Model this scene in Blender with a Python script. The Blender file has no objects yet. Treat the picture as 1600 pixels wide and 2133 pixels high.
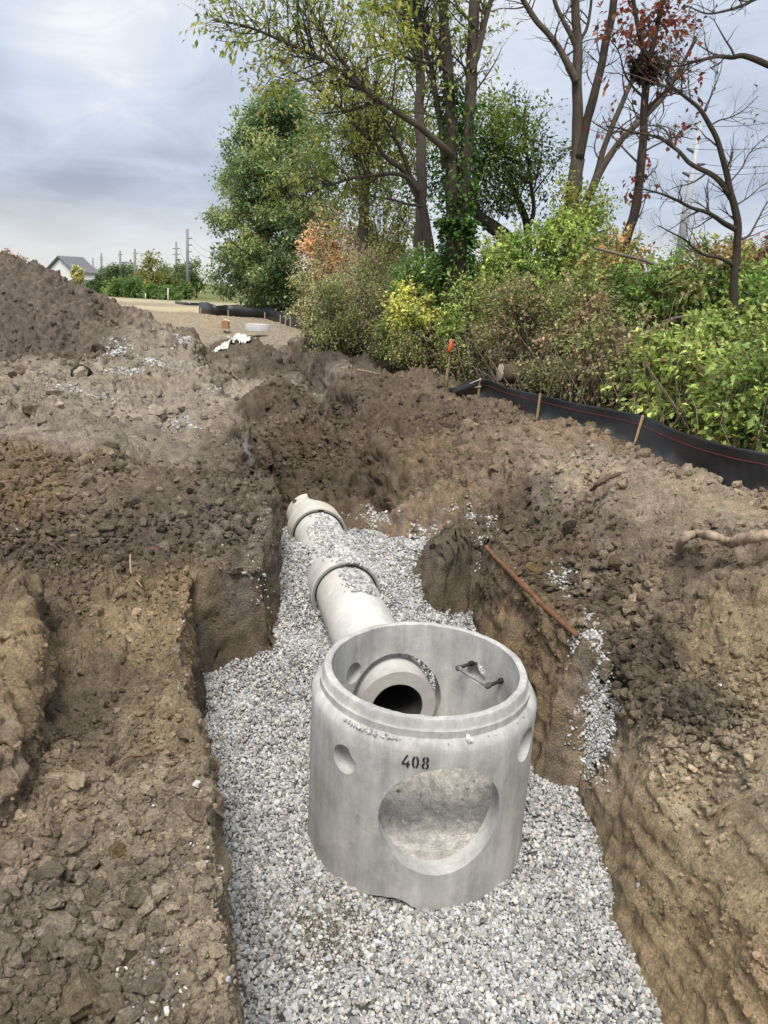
import bpy, bmesh, math, random
import numpy as np
from mathutils import Vector, Matrix
rng = np.random.default_rng(7); random.seed(7)
C = bpy.context.scene.collection
# ------------------------------------------------------------------ camera model (photo pixels 1600 x 2133)
F = 1550.; P = math.atan((1066.5-610)/F); RO = .05; CZ = 2.0
R0 = np.array([1, 0, 0.]); U0 = np.array([0, math.sin(P), math.cos(P)]); FW = np.array([0, math.cos(P), -math.sin(P)])
RX = math.cos(RO)*R0+math.sin(RO)*U0; UX = -math.sin(RO)*R0+math.cos(RO)*U0
def ray(u, v): return FW+RX*(u-800)/F-UX*(v-1066.5)/F
def at(u, v, z=0.):
    d = ray(u, v); return np.array([0, 0, CZ])+d*(z-CZ)/d[2]
def aty(u, v, y):
    d = ray(u, v); return np.array([0, 0, CZ])+d*y/d[1]
def lin(c): return tuple(((x/255+.055)/1.055)**2.4 if x/255 > .04045 else x/255/12.92 for x in c)
def norm(v): v = np.asarray(v, float); return v/(np.linalg.norm(v)+1e-12)
def sstep(a, b, x):
    t = np.clip((x-a)/(b-a), 0, 1); return t*t*(3-2*t)
# ------------------------------------------------------------------ numpy noise
NT = rng.random((64, 64, 64)).astype(np.float32)
def vnoise(p, s, off=0.):
    q = p/s+off; i = np.floor(q).astype(np.int64); f = (q-i).astype(np.float32); f = f*f*f*(f*(f*6-15)+10)
    x0, y0, z0 = i[:, 0] & 63, i[:, 1] & 63, i[:, 2] & 63
    x1, y1, z1 = (x0+1) & 63, (y0+1) & 63, (z0+1) & 63
    fx, fy, fz = f[:, 0], f[:, 1], f[:, 2]
    a = NT[x0, y0, z0]*(1-fx)+NT[x1, y0, z0]*fx; b = NT[x0, y1, z0]*(1-fx)+NT[x1, y1, z0]*fx
    c = NT[x0, y0, z1]*(1-fx)+NT[x1, y0, z1]*fx; d = NT[x0, y1, z1]*(1-fx)+NT[x1, y1, z1]*fx
    return ((a*(1-fy)+b*fy)*(1-fz)+(c*(1-fy)+d*fy)*fz)*2-1
def fbm(p, s, n=4, off=0.):
    r = 0; a = 1
    for k in range(n): r = r+a*vnoise(p, s, off+k*7.31); a *= .5; s = s*.47
    return r
def clodf(x, y, s, seed):
    ix = np.floor(x/s).astype(np.int64); iy = np.floor(y/s).astype(np.int64); out = np.zeros(len(x), np.float32)
    for dx in (-1, 0, 1):
        for dy in (-1, 0, 1):
            cx, cy = ix+dx, iy+dy
            a = NT[cx & 63, cy & 63, seed & 63]; b = NT[cy & 63, (cx+seed) & 63, (seed+9) & 63]; c = NT[(cx+17) & 63, (cy+5) & 63, (seed+21) & 63]; e = NT[(cx+37) & 63, (cy+45) & 63, (seed+31) & 63]
            r = .25+.45*c
            dd = ((x/s-cx-a)*(.8+.5*e))**2+((y/s-cy-b)*(1.3-.5*e))**2
            out = np.maximum(out, np.sqrt(np.clip(1-dd/(r*r), 0, 1))*r)
    return out
# ------------------------------------------------------------------ mesh helpers
def link(o, parent=None):
    C.objects.link(o)
    if parent is not None:
        o.parent = parent; o.matrix_parent_inverse = Matrix.Translation(-parent.location) if parent.rotation_euler == o.rotation_euler else parent.matrix_basis.inverted()
    return o
def mesh_np(name, V, FC, mat, col=None, smooth=True, parent=None):
    """V (n,3); FC (m,k) with one k, or list of such arrays"""
    V = np.asarray(V, np.float32)
    if parent is not None: V = V-np.array(parent.location, np.float32)
    if not isinstance(FC, list): FC = [FC]
    FC = [np.asarray(f, np.int32) for f in FC if len(f)]
    me = bpy.data.meshes.new(name); me.vertices.add(len(V)); me.vertices.foreach_set('co', V.ravel())
    li = np.concatenate([f.ravel() for f in FC]); sz = np.concatenate([np.full(len(f), f.shape[1], np.int32) for f in FC])
    st = np.concatenate([[0], np.cumsum(sz)[:-1]]).astype(np.int32)
    me.loops.add(len(li)); me.loops.foreach_set('vertex_index', li)
    me.polygons.add(len(sz)); me.polygons.foreach_set('loop_start', st); me.polygons.foreach_set('loop_total', sz)
    me.polygons.foreach_set('use_smooth', np.full(len(sz), smooth))
    if col is not None:
        a = me.color_attributes.new('Col', 'FLOAT_COLOR', 'POINT')
        c = np.ones((len(V), 4), np.float32); c[:, :3] = col; a.data.foreach_set('color', c.ravel())
    me.update(calc_edges=True); me.validate()
    me.materials.append(mat)
    o = bpy.data.objects.new(name, me); C.objects.link(o)
    if parent is not None: o.parent = parent
    return o
class MB:
    def __init__(s): s.V = []; s.T = []; s.Q = []; s.K = []; s.n = 0
    def add(s, V, T=None, Q=None, col=(1, 1, 1)):
        V = np.asarray(V, float)
        if T is not None and len(T): s.T.append(np.asarray(T)+s.n)
        if Q is not None and len(Q): s.Q.append(np.asarray(Q)+s.n)
        c = np.asarray(col, float); s.K.append(np.broadcast_to(c, V.shape)); s.V.append(V); s.n += len(V)
    def tube(s, pts, rad, sides=6, col=(1, 1, 1), cap=True):
        p = np.asarray(pts, float); n = len(p); rad = np.broadcast_to(np.asarray(rad, float), (n,))
        t = np.gradient(p, axis=0); t /= np.linalg.norm(t, axis=1)[:, None]+1e-9
        ref = np.array([0, 0, 1.]) if abs(t[:, 2]).mean() < .8 else np.array([1., 0, 0])
        a = np.cross(t, ref); a /= np.linalg.norm(a, axis=1)[:, None]+1e-9; b = np.cross(t, a)
        th = np.arange(sides)*2*math.pi/sides
        V = p[:, None]+rad[:, None, None]*(a[:, None]*np.cos(th)[None, :, None]+b[:, None]*np.sin(th)[None, :, None])
        i = np.arange(n-1)[:, None]*sides; j = np.arange(sides)[None]; k = (j+1) % sides
        Q = np.stack([i+j, i+k, i+sides+k, i+sides+j], -1).reshape(-1, 4)
        V = V.reshape(-1, 3); T = None
        if cap:
            V = np.vstack([V, p[0], p[-1]]); m = n*sides; j = np.arange(sides); k = (j+1) % sides
            T = np.vstack([np.stack([k, j, np.full(sides, m)], 1), np.stack([(n-1)*sides+j, (n-1)*sides+k, np.full(sides, m+1)], 1)])
        s.add(V, T, Q, col)
    def box(s, c, sz, M=None, col=(1, 1, 1)):
        c = np.asarray(c, float); h = np.asarray(sz, float)/2
        V = np.array([[x, y, z] for x in (-1, 1) for y in (-1, 1) for z in (-1, 1)])*h
        if M is not None: V = V@np.asarray(M, float).T
        s.add(V+c, None, [[0, 1, 3, 2], [4, 6, 7, 5], [0, 4, 5, 1], [2, 3, 7, 6], [0, 2, 6, 4], [1, 5, 7, 3]], col)
    def build(s, name, mat, parent=None, smooth=True):
        if not s.V: return None
        f = []
        if s.Q: f.append(np.vstack(s.Q))
        if s.T: f.append(np.vstack(s.T))
        return mesh_np(name, np.vstack(s.V), f, mat, np.vstack(s.K), smooth, parent)
def tag(o, label=None, cat=None, group=None, kind=None):
    if label: o['label'] = label
    if cat: o['category'] = cat
    if group: o['group'] = group
    if kind: o['kind'] = kind
    return o
def thing(name, loc, label, cat, group=None):
    o = bpy.data.objects.new(name, None); o.empty_display_size = .2; o.location = Vector([float(x) for x in loc]); C.objects.link(o)
    return tag(o, label, cat, group)
def solidify(o, t):
    m = o.modifiers.new('thickness', 'SOLIDIFY'); m.thickness = t; m.offset = 0
# ------------------------------------------------------------------ materials
def newmat(name):
    m = bpy.data.materials.new(name); m.use_nodes = True; nt = m.node_tree; nt.nodes.clear()
    out = nt.nodes.new('ShaderNodeOutputMaterial'); return m, nt, out
def nd(nt, typ, **kw):
    n = nt.nodes.new(typ)
    for k, v in kw.items():
        if k.startswith('i_'):
            key = k[2:]; n.inputs[int(key) if key.isdigit() else key].default_value = v
        else: setattr(n, k, v)
    return n
def mat_std(name, base=None, attr=True, rough=.9, spec=.25, nscale=30., namt=.35, bump=.3, bscale=60., bdist=.01, n2=3., n2amt=.25, metal=0., stretch=None):
    m, nt, out = newmat(name); L = nt.links.new
    b = nd(nt, 'ShaderNodeBsdfPrincipled'); b.inputs['Roughness'].default_value = rough; b.inputs['Specular IOR Level'].default_value = spec; b.inputs['Metallic'].default_value = metal
    tc = nd(nt, 'ShaderNodeTexCoord'); vec = tc.outputs['Object']
    if stretch:
        mp = nd(nt, 'ShaderNodeMapping'); mp.inputs['Scale'].default_value = stretch; L(vec, mp.inputs['Vector']); vec = mp.outputs['Vector']
    a = nd(nt, 'ShaderNodeTexNoise', i_Scale=nscale, i_Detail=6., i_Roughness=.65); c = nd(nt, 'ShaderNodeTexNoise', i_Scale=n2, i_Detail=4., i_Roughness=.6)
    L(vec, a.inputs['Vector']); L(vec, c.inputs['Vector'])
    r1 = nd(nt, 'ShaderNodeMapRange'); r1.inputs[1].default_value = .25; r1.inputs[2].default_value = .75; r1.inputs[3].default_value = 1-namt; r1.inputs[4].default_value = 1+namt; L(a.outputs['Fac'], r1.inputs[0])
    r2 = nd(nt, 'ShaderNodeMapRange'); r2.inputs[1].default_value = .3; r2.inputs[2].default_value = .7; r2.inputs[3].default_value = 1-n2amt; r2.inputs[4].default_value = 1+n2amt; L(c.outputs['Fac'], r2.inputs[0])
    mu = nd(nt, 'ShaderNodeMath', operation='MULTIPLY'); L(r1.outputs[0], mu.inputs[0]); L(r2.outputs[0], mu.inputs[1])
    vm = nd(nt, 'ShaderNodeVectorMath', operation='SCALE'); L(mu.outputs[0], vm.inputs['Scale'])
    if attr:
        at_ = nd(nt, 'ShaderNodeVertexColor', layer_name='Col'); src = at_.outputs['Color']
        if base:
            mm = nd(nt, 'ShaderNodeVectorMath', operation='MULTIPLY'); L(src, mm.inputs[0]); mm.inputs[1].default_value = base[:3]; src = mm.outputs[0]
        L(src, vm.inputs[0])
    else: vm.inputs[0].default_value = base[:3]
    L(vm.outputs[0], b.inputs['Base Color'])
    if bump:
        bn = nd(nt, 'ShaderNodeTexNoise', i_Scale=bscale, i_Detail=8., i_Roughness=.7); L(vec, bn.inputs['Vector'])
        bp = nd(nt, 'ShaderNodeBump', i_Strength=bump, i_Distance=bdist); L(bn.outputs['Fac'], bp.inputs['Height']); L(bp.outputs[0], b.inputs['Normal'])
    L(b.outputs[0], out.inputs[0]); return m
M_SOIL = mat_std('soil', rough=.97, spec=.1, nscale=60, namt=.5, n2=6.5, n2amt=.34, bump=1., bscale=48, bdist=.06)
M_STONE = mat_std('crushed_stone', rough=.85, spec=.25, nscale=60, namt=.18, n2=3, n2amt=.12, bump=.25, bscale=120, bdist=.005)
M_CONC = mat_std('precast_concrete', rough=.85, spec=.25, nscale=26, namt=.10, n2=2.3, n2amt=.13, bump=.22, bscale=55, bdist=.006)
M_PIPE = mat_std('pipe_concrete', rough=.85, spec=.25, nscale=14, namt=.12, n2=2.2, n2amt=.16, bump=.2, bscale=60, bdist=.006)
M_GROUT = mat_std('grout', rough=.97, spec=.05, nscale=45, namt=.3, n2=14, n2amt=.2, bump=1., bscale=50, bdist=.05)
M_BARK = mat_std('bark', rough=.95, spec=.1, nscale=9, namt=.35, n2=1.5, n2amt=.2, bump=.8, bscale=9, bdist=.06, stretch=(2.2, 2.2, .5))
M_WOOD = mat_std('sawn_wood', rough=.8, nscale=30, namt=.2, n2=6, n2amt=.12, bump=.2, bscale=40, stretch=(3, 3, .3))
M_FABRIC = mat_std('silt_fence_fabric', rough=.42, spec=.45, nscale=240, namt=.25, n2=2.5, n2amt=.2, bump=.25, bscale=14, bdist=.02, stretch=(1, 1, 3.5))
M_PAINT = mat_std('plain_paint', rough=.6, nscale=20, namt=.08, n2=2, n2amt=.08, bump=.05)
M_RUST = mat_std('rusty_steel', rough=.9, nscale=40, namt=.4, n2=8, n2amt=.25, bump=.4, bscale=80, bdist=.004)
M_PLASTIC = mat_std('dusty_black_plastic', rough=.6, nscale=35, namt=.5, n2=12, n2amt=.4, bump=.2, bscale=60, bdist=.004)
M_STEEL = mat_std('galvanised_steel', rough=.5, nscale=5, namt=.06, n2=.5, n2amt=.06, bump=0)
M_CLOTH = mat_std('white_sheeting', rough=.7, nscale=25, namt=.08, n2=4, n2amt=.1, bump=.3, bscale=18, bdist=.02)
def mat_leaf(name, trans=.42):
    m, nt, out = newmat(name); L = nt.links.new
    a = nd(nt, 'ShaderNodeVertexColor', layer_name='Col')
    d = nd(nt, 'ShaderNodeBsdfPrincipled'); d.inputs['Roughness'].default_value = .55; d.inputs['Specular IOR Level'].default_value = .3
    t = nd(nt, 'ShaderNodeBsdfTranslucent'); mx = nd(nt, 'ShaderNodeMixShader', i_0=trans)
    hs = nd(nt, 'ShaderNodeHueSaturation', i_Saturation=1.05, i_Value=1.35)
    L(a.outputs[0], d.inputs['Base Color']); L(a.outputs[0], hs.inputs['Color']); L(hs.outputs[0], t.inputs[0]); L(d.outputs[0], mx.inputs[1]); L(t.outputs[0], mx.inputs[2]); L(mx.outputs[0], out.inputs[0]); return m
M_LEAF = mat_leaf('leaf')
# ------------------------------------------------------------------ terrain definition
def tps_fit(pts, lam=.006):
    p = np.array(pts, float); x = p[:, :2]; n = len(x)
    d2 = ((x[:, None]-x[None])**2).sum(-1); K = .5*d2*np.log(d2+1e-9)+np.eye(n)*lam
    A = np.zeros((n+3, n+3)); A[:n, :n] = K; A[:n, n] = 1; A[:n, n+1:] = x; A[n, :n] = 1; A[n+1:, :n] = x.T
    w = np.linalg.solve(A, np.concatenate([p[:, 2], [0, 0, 0]])); return x, w
def tps_eval(fit, X, Y):
    c, w = fit; n = len(c); out = w[n]+w[n+1]*X+w[n+2]*Y; dm = np.full(len(X), 1e9)
    for k in range(n):
        d2 = (X-c[k, 0])**2+(Y-c[k, 1])**2; out = out+w[k]*.5*d2*np.log(d2+1e-9); dm = np.minimum(dm, d2)
    return out, np.sqrt(dm)
UVZ = [(200,1000,0),(400,1010,-.02),(520,1010,-.1),(0,1000,.05),(100,900,.05),(300,900,.05),(450,900,0),(200,820,.1),(350,780,.1),(425,800,.05),(100,780,.2),(390,720,.1),
 (200,1190,-.55),(50,1190,-.5),(350,1180,-.55),(480,1195,-.56),(555,1195,-.6),(540,1090,-.25),(450,1100,-.28),(300,1100,-.3),(100,1090,-.25),
 (150,1300,-.58),(350,1300,-.6),(250,1500,-.6),(400,1550,-.62),(150,1700,-.6),(420,1750,-.63),(100,1900,-.6),(450,2000,-.63),(300,2130,-.6),(0,2130,-.58),
 (1410,1150,-.1),(760,755,.02),(870,850,.05),(1000,920,.08),(1120,985,.08),(1250,1050,.06),(1390,1140,.03),(1500,1240,.0),(850,935,-.42),(955,1015,-.46),(1060,1095,-.52),(1150,1145,-.54),(1250,1215,-.56),(1340,1305,-.53),(1440,1395,-.48),(1250,1250,-.55),(1480,1430,-.42),(1560,1350,-.15),
 (1600,1015,0),(1320,930,0),(1120,868,0),(1000,835,0),(935,810,0),(1200,960,-.03),(1450,1060,-.05),
 (790,860,-.15),(740,800,-.1),(690,740,0),
 (870,1030,-.5),(810,1035,-.58),(930,1080,-.6),(950,1115,-.75),(1000,1125,-.68),
 (650,1030,-.66),(590,1060,-.95),(740,1050,-.85),(660,960,-.38),(600,950,-.42),(740,950,-.32),(660,890,-.14),(550,960,-.5),(545,1010,-.8),
 (560,860,-.28),(620,820,-.08),(530,800,-.35),(580,760,-.05),(500,770,-.42),(470,745,-.35),(640,760,-.05),(530,702,-.3),(440,702,-.25),(1010,1160,-.6),(1200,1345,-.64),(1100,1240,-.63)]
XYZ = [(-1.0,9.95,-.52),(-.95,9.8,-.58),(-.5,9.9,-.6),(1.75,4.75,-.72),(2.0,4.5,-.52),(2.3,4.6,-.36),(2.0,3.9,-.95),(2.33,3.9,-.38),(2.8,3.9,-.15),(3.5,4,0),(2.0,3.1,-.9),(2.4,3,-.35),(3,2.8,-.1),(2.0,2.2,-.85),(2.5,2.0,-.3),(1.9,1.2,-.7),(3,1,-.1),(5,3,0),(5,6,0),
 (-2.6,3,-.25),(-3.2,4.5,-.15),(-4,6.5,0),(-2.2,1.2,-.4),(-1,.6,-.55),(-4,1.5,0),(-6,5,0),(0,-1.5,-.5),(-3,-2,-.1),(3,-2,-.1),(5,12,0),(9,10,0),(9,20,0),(3,22,0),(-7,11,.1),(-9,9,0),(-10,14,.1),(-2,30,0),(0,24,0),(-7.5,30,.1),(-7,25,.15),(-9,38,0),(-4,38,0)]
top_fit = tps_fit([tuple(at(*p)) for p in UVZ]+XYZ)
FLOOR = [(.3,3,-1.75),(-.3,2.5,-1.75),(1.6,3,-1.75),(1.7,5,-1.75),(-.9,4.2,-1.75),(.4,1.3,-1.75),(1.7,1.3,-1.75),(-.2,1.2,-1.75),(0.3,4.5,-1.75),(-1.4,5.8,-1.66),(-1.25,6.1,-1.56),(-1.0,6.6,-1.28),(-1.0,7.4,-1.1),(-.75,7.3,-1.02),(-.15,6.2,-1.25),(.35,6.2,-1.45),(1.1,6.6,-1.62),(.9,7.6,-1.5),(.3,7.6,-1.18),(.02,7.5,-1.0),
 (-.5,7.95,-.88),(-.95,8.0,-.88),(-.05,8.1,-1.02),(.25,8.2,-.93),(.5,8.4,-.8),(-1.2,8.7,-1.05),(-.2,9.1,-1.05),(-1.3,9.3,-1.1),(0.05,9.3,-1.0),(-.7,6.9,-1.3),(-.55,6.0,-1.55),(-.9,5.2,-1.7),(.9,5.6,-1.74),(-.6,8.9,-1.0)]
floor_fit = tps_fit(FLOOR, .005)
PIT = np.array([(-.2,.9),(-.39,2.09),(-.56,2.59),(-.85,3.38),(-1.24,4.52),(-1.57,5.6),(-1.70,6.3),(-1.38,6.42),(-1.09,6.55),(-1.07,6.95),(-1.15,7.5),(-1.28,8.3),(-1.42,9.2),(-1.25,9.55),(-.6,9.62),(.0,9.45),(.15,9.2),(.12,8.75),(.42,8.5),(.72,8.45),(.62,8.25),(.48,8.0),(.62,7.72),(.85,7.8),(1.0,7.95),(1.17,7.8),(1.22,7.2),(1.27,6.5),(1.36,5.8),(1.47,5.3),(1.76,5.12),(1.76,4.4),(1.74,3.7),(1.77,3.1),(1.84,2.2),(1.8,.9)])
def sdist(poly, X, Y):
    """signed distance, positive outside"""
    d = np.full(len(X), 1e9); ins = np.zeros(len(X), bool); n = len(poly)
    for i in range(n):
        a, b = poly[i], poly[(i+1) % n]; e = b-a; wx, wy = X-a[0], Y-a[1]
        t = np.clip((wx*e[0]+wy*e[1])/(e@e), 0, 1); d = np.minimum(d, (wx-e[0]*t)**2+(wy-e[1]*t)**2)
        c = (a[1] > Y) != (b[1] > Y); ins ^= c & (X < (b[0]-a[0])*(Y-a[1])/(b[1]-a[1]+1e-12)+a[0])
    d = np.sqrt(d); return np.where(ins, -d, d)
LB = [at(80, 1235, -.3)[:2], at(82, 1300, -.38)[:2], at(82, 1420, -.4)[:2], at(80, 1540, -.42)[:2], at(40, 1640, -.45)[:2], at(-60, 1740, -.5)[:2]]
LBANK = np.array(LB+[(-4, 3.2), (-4.5, 6), LB[0]+np.array([-.6, .3])])
CHAN = np.array([at(555, 1010, -.1)[:2], at(522, 935, 0)[:2], at(475, 845, 0)[:2], at(436, 775, 0)[:2], at(408, 712, 0)[:2], at(420, 693, 0)[:2], at(560, 693, 0)[:2], at(640, 722, 0)[:2], at(700, 785, 0)[:2], at(765, 850, 0)[:2], at(850, 925, -.1)[:2], at(930, 1000, -.2)[:2], at(800, 1060, -.5)[:2]])
def seg_d(X, Y, a, b):
    e = np.array(b)-np.array(a); t = np.clip(((X-a[0])*e[0]+(Y-a[1])*e[1])/(e@e), 0, 1); return np.hypot(X-a[0]-e[0]*t, Y-a[1]-e[1]*t), t
def z0(X, Y): return np.stack([X, Y, np.zeros_like(X)], 1)
def height(X, Y):
    """macro height, plus signed distance to the pit"""
    X = np.asarray(X, float); Y = np.asarray(Y, float)
    H = np.zeros(len(X)); sd = np.full(len(X), 9.)
    near = (Y < 60) & (np.abs(X) < 40)
    x, y = X[near], Y[near]
    h, dm = tps_eval(top_fit, x, y); h = np.clip(h, -1.3, .45)*np.exp(-(np.maximum(dm-.6-.08*np.abs(y), 0)/(1.2+.14*np.abs(y)))**2)
    # the small higher bench at the far left
    s = sdist(LBANK, x, y)+.06*vnoise(z0(x, y), .35, 3.3)+.03*vnoise(z0(x, y), .1, 1.3)
    h = h+.3*(1-sstep(-.06, .06, s))*(1-sstep(5.3, 6.2, y))
    # spoil heap on the left
    wob = .9*vnoise(z0(x, y), 3.1, 5.)+.35*vnoise(z0(x, y), 1.1, 2.)
    d1, t1 = seg_d(x, y, (-24., 17.), (-10.9, 22.)); d2, t2 = seg_d(x, y, (-10.8, 22.), (-10.0, 26.)); d3, t3 = seg_d(x, y, (-14., 15.5), (-9.8, 19.5))
    p1 = 3.0-.60*np.sqrt(d1**2+.35)+.22*wob; p2 = 1.5-.5*t2-.55*np.sqrt(d2**2+.25)+.2*wob; p3 = 1.0-.36*d3+.15*wob
    pile = np.maximum(np.maximum(p1, p2), p3)
    k = .15; hm = np.maximum(h, pile)+k*np.exp(-np.abs(h-pile)/k)*.35*(pile > -.8); h = np.where(pile > -1, hm, h)
    # ragged old trench running on to the far end
    ch = sdist(CHAN, x, y)+.16*vnoise(z0(x, y), 1.1, 4.)+.09*vnoise(z0(x, y), .4, 6.); fade = sstep(8.6, 10.2, y)*(1-sstep(32, 34, y))
    h = h-fade*(.30*(1-sstep(-.10, .10, ch))+.34*np.exp(-((ch+.34)/.24)**2))+fade*.34*np.maximum(0, -ch-.6)*(1+.9*vnoise(z0(x, y), 1.2, 9.))
    h = h+.10*np.exp(-((ch-.35)/.3)**2)*fade*(.6+vnoise(z0(x, y), .8, 2.))
    # far end wall of the old trench
    fw = sdist(np.array([(-9.6, 31.), (-8.9, 34.6), (-4.6, 34.3), (-4.2, 30.)]), x, y); h = h-.35*(1-sstep(-.1, .15, fw))
    # pit
    f, _ = tps_eval(floor_fit, x, y); f = np.clip(f, -1.85, -.6)
    s = sdist(PIT, x, y); q = z0(x, y)
    s = s+.045*vnoise(q, .45, 1.7)+.03*vnoise(q, .16, 4.1)+.012*vnoise(q, .06, 8.1)
    w = np.where(x < -.3, .11, .17)+.05*sstep(.9, 1.6, x)*(y < 5.3)+.25*sstep(8.9, 9.5, y)*(x > -1.3)*(x < .1)
    k = np.clip(s/w+.5, 0, 1)
    h = np.where(k < 1, f+(h-f)*(k**.8), h)
    H[near] = h; sd[near] = s
    far = sstep(40, 60, Y); H = H*(1-far)+far*(.25*vnoise(z0(X, Y), 60., 2.))*sstep(50, 90, Y)
    return H, sd
_HY = np.exp(np.linspace(math.log(1.0), math.log(80), 700))
def hit(u, v, z=0.):
    d = ray(u, v); Pp = np.array([0, 0, CZ])+d[None]*(_HY/d[1])[:, None]; H, _ = height(Pp[:, 0], Pp[:, 1]); k = np.nonzero(Pp[:, 2] < H)[0]
    if not len(k) or k[0] == 0: return at(u, v, z)
    k = k[0]; f = (Pp[k-1, 2]-H[k-1])/max((Pp[k-1, 2]-H[k-1])-(Pp[k, 2]-H[k]), 1e-6); return Pp[k-1]+(Pp[k]-Pp[k-1])*f
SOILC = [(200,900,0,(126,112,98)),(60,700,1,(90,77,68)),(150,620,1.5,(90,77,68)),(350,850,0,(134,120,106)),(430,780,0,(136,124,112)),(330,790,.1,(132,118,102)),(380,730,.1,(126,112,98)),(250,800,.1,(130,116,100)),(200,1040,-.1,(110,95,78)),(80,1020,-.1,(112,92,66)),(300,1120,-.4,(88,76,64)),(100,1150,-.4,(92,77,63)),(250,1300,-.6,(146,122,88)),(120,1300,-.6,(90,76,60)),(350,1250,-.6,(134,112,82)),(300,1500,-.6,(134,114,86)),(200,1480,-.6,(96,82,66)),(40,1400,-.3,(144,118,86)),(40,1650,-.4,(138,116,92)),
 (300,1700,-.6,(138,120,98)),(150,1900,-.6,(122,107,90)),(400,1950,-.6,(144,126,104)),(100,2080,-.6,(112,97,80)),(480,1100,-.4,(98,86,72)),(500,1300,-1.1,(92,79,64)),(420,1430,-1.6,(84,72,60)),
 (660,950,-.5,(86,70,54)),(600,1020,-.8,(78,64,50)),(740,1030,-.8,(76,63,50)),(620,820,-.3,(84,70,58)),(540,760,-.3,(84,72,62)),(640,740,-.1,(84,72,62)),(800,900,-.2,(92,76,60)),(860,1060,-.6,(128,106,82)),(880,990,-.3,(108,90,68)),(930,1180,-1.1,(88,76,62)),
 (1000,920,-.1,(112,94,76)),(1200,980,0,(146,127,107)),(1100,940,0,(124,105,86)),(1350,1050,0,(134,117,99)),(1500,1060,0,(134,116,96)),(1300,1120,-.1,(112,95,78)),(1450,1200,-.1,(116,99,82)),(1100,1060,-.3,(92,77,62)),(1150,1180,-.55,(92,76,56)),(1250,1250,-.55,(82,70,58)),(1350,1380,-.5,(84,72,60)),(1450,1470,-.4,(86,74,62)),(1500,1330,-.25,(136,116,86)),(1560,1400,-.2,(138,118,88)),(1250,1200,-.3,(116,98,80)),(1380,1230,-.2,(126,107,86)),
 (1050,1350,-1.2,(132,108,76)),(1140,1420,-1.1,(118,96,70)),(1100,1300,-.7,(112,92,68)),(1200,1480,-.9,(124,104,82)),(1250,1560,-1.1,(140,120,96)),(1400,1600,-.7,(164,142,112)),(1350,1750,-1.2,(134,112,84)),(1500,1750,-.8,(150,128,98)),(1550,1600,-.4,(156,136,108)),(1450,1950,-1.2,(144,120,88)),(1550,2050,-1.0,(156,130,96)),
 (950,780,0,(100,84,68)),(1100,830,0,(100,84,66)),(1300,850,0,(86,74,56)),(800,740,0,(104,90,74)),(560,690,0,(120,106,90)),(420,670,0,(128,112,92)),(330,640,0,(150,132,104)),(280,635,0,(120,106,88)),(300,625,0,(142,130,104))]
SC_P = np.array([hit(*s[:3]) for s in SOILC]); SC_C = np.array([lin(s[3]) for s in SOILC])
DUST = [(290,770,.1,.45,(215,213,210)),(190,825,.1,.5,(190,184,176)),(240,740,.1,.35,(190,186,182)),(500,940,-.3,.3,(200,200,202)),(385,885,0,.2,(190,184,176)),(1235,1430,-.65,.26,(206,202,194)),(1250,1540,-.95,.2,(186,176,160)),(1210,1370,-.64,.1,(200,196,190)),(1160,1200,-.55,.12,(176,168,152)),(300,2060,-.6,.16,(178,172,160)),(330,1960,-.6,.1,(170,162,150)),(1060,1310,-.8,.1,(170,160,145)),(1000,1100,-.65,.14,(170,166,160)),(370,705,.1,.3,(190,190,192)),(430,1400,-1.6,.05,(150,145,140)),(650,828,-.2,.15,(190,186,180)),(640,850,-.2,.1,(180,175,170)),(120,1105,-.3,.02,(150,140,130)),(815,1015,-.55,.06,(200,180,178))]
DU_P = np.array([hit(*s[:3]) for s in DUST]); DU_R = np.array([s[3] for s in DUST]); DU_C = np.array([lin(s[4]) for s in DUST])
KA = 1.85
SAT = .72
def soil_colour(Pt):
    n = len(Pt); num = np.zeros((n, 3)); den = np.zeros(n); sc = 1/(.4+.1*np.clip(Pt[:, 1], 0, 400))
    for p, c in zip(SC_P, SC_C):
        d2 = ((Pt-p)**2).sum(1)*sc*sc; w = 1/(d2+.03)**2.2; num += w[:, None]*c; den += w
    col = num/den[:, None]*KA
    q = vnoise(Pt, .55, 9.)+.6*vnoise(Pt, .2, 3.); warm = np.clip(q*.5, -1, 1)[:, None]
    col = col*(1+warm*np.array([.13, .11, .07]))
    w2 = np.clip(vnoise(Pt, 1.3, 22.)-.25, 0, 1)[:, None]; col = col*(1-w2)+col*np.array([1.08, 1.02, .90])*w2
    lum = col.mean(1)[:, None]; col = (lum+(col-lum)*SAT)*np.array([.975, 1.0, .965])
    fleck = vnoise(Pt, .09, 30.)
    for p, r, c in zip(DU_P, DU_R, DU_C):
        d = np.linalg.norm((Pt-p)*np.array([1, .75, 1]), axis=1)/r; m = np.clip(1.0-d+.5*q*.6+.5*fleck, 0, 1)*.55
        col = col*(1-m[:, None])+np.array(c)*.62*m[:, None]
    return col
# ------------------------------------------------------------------ terrain mesh
ys = [-5.]
while ys[-1] < .9: ys.append(ys[-1]+.08)
while ys[-1] < 14: ys.append(ys[-1]*1.0029)
while ys[-1] < 26: ys.append(ys[-1]*1.0036)
while ys[-1] < 48: ys.append(ys[-1]*1.008)
while ys[-1] < 2500: ys.append(ys[-1]*1.05)
ys = np.array(ys); NC = 980; NR = len(ys)
XL = -(4.5+.80*np.abs(ys)); XR = 5.+.80*np.abs(ys)
nf = 1600; tt = np.linspace(0, 1, nf)
XX = XL[:, None]+(XR-XL)[:, None]*tt[None]; YY = np.repeat(ys[:, None], nf, 1)
HH, _ = height(XX.ravel(), YY.ravel()); HH = HH.reshape(NR, nf)
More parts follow.
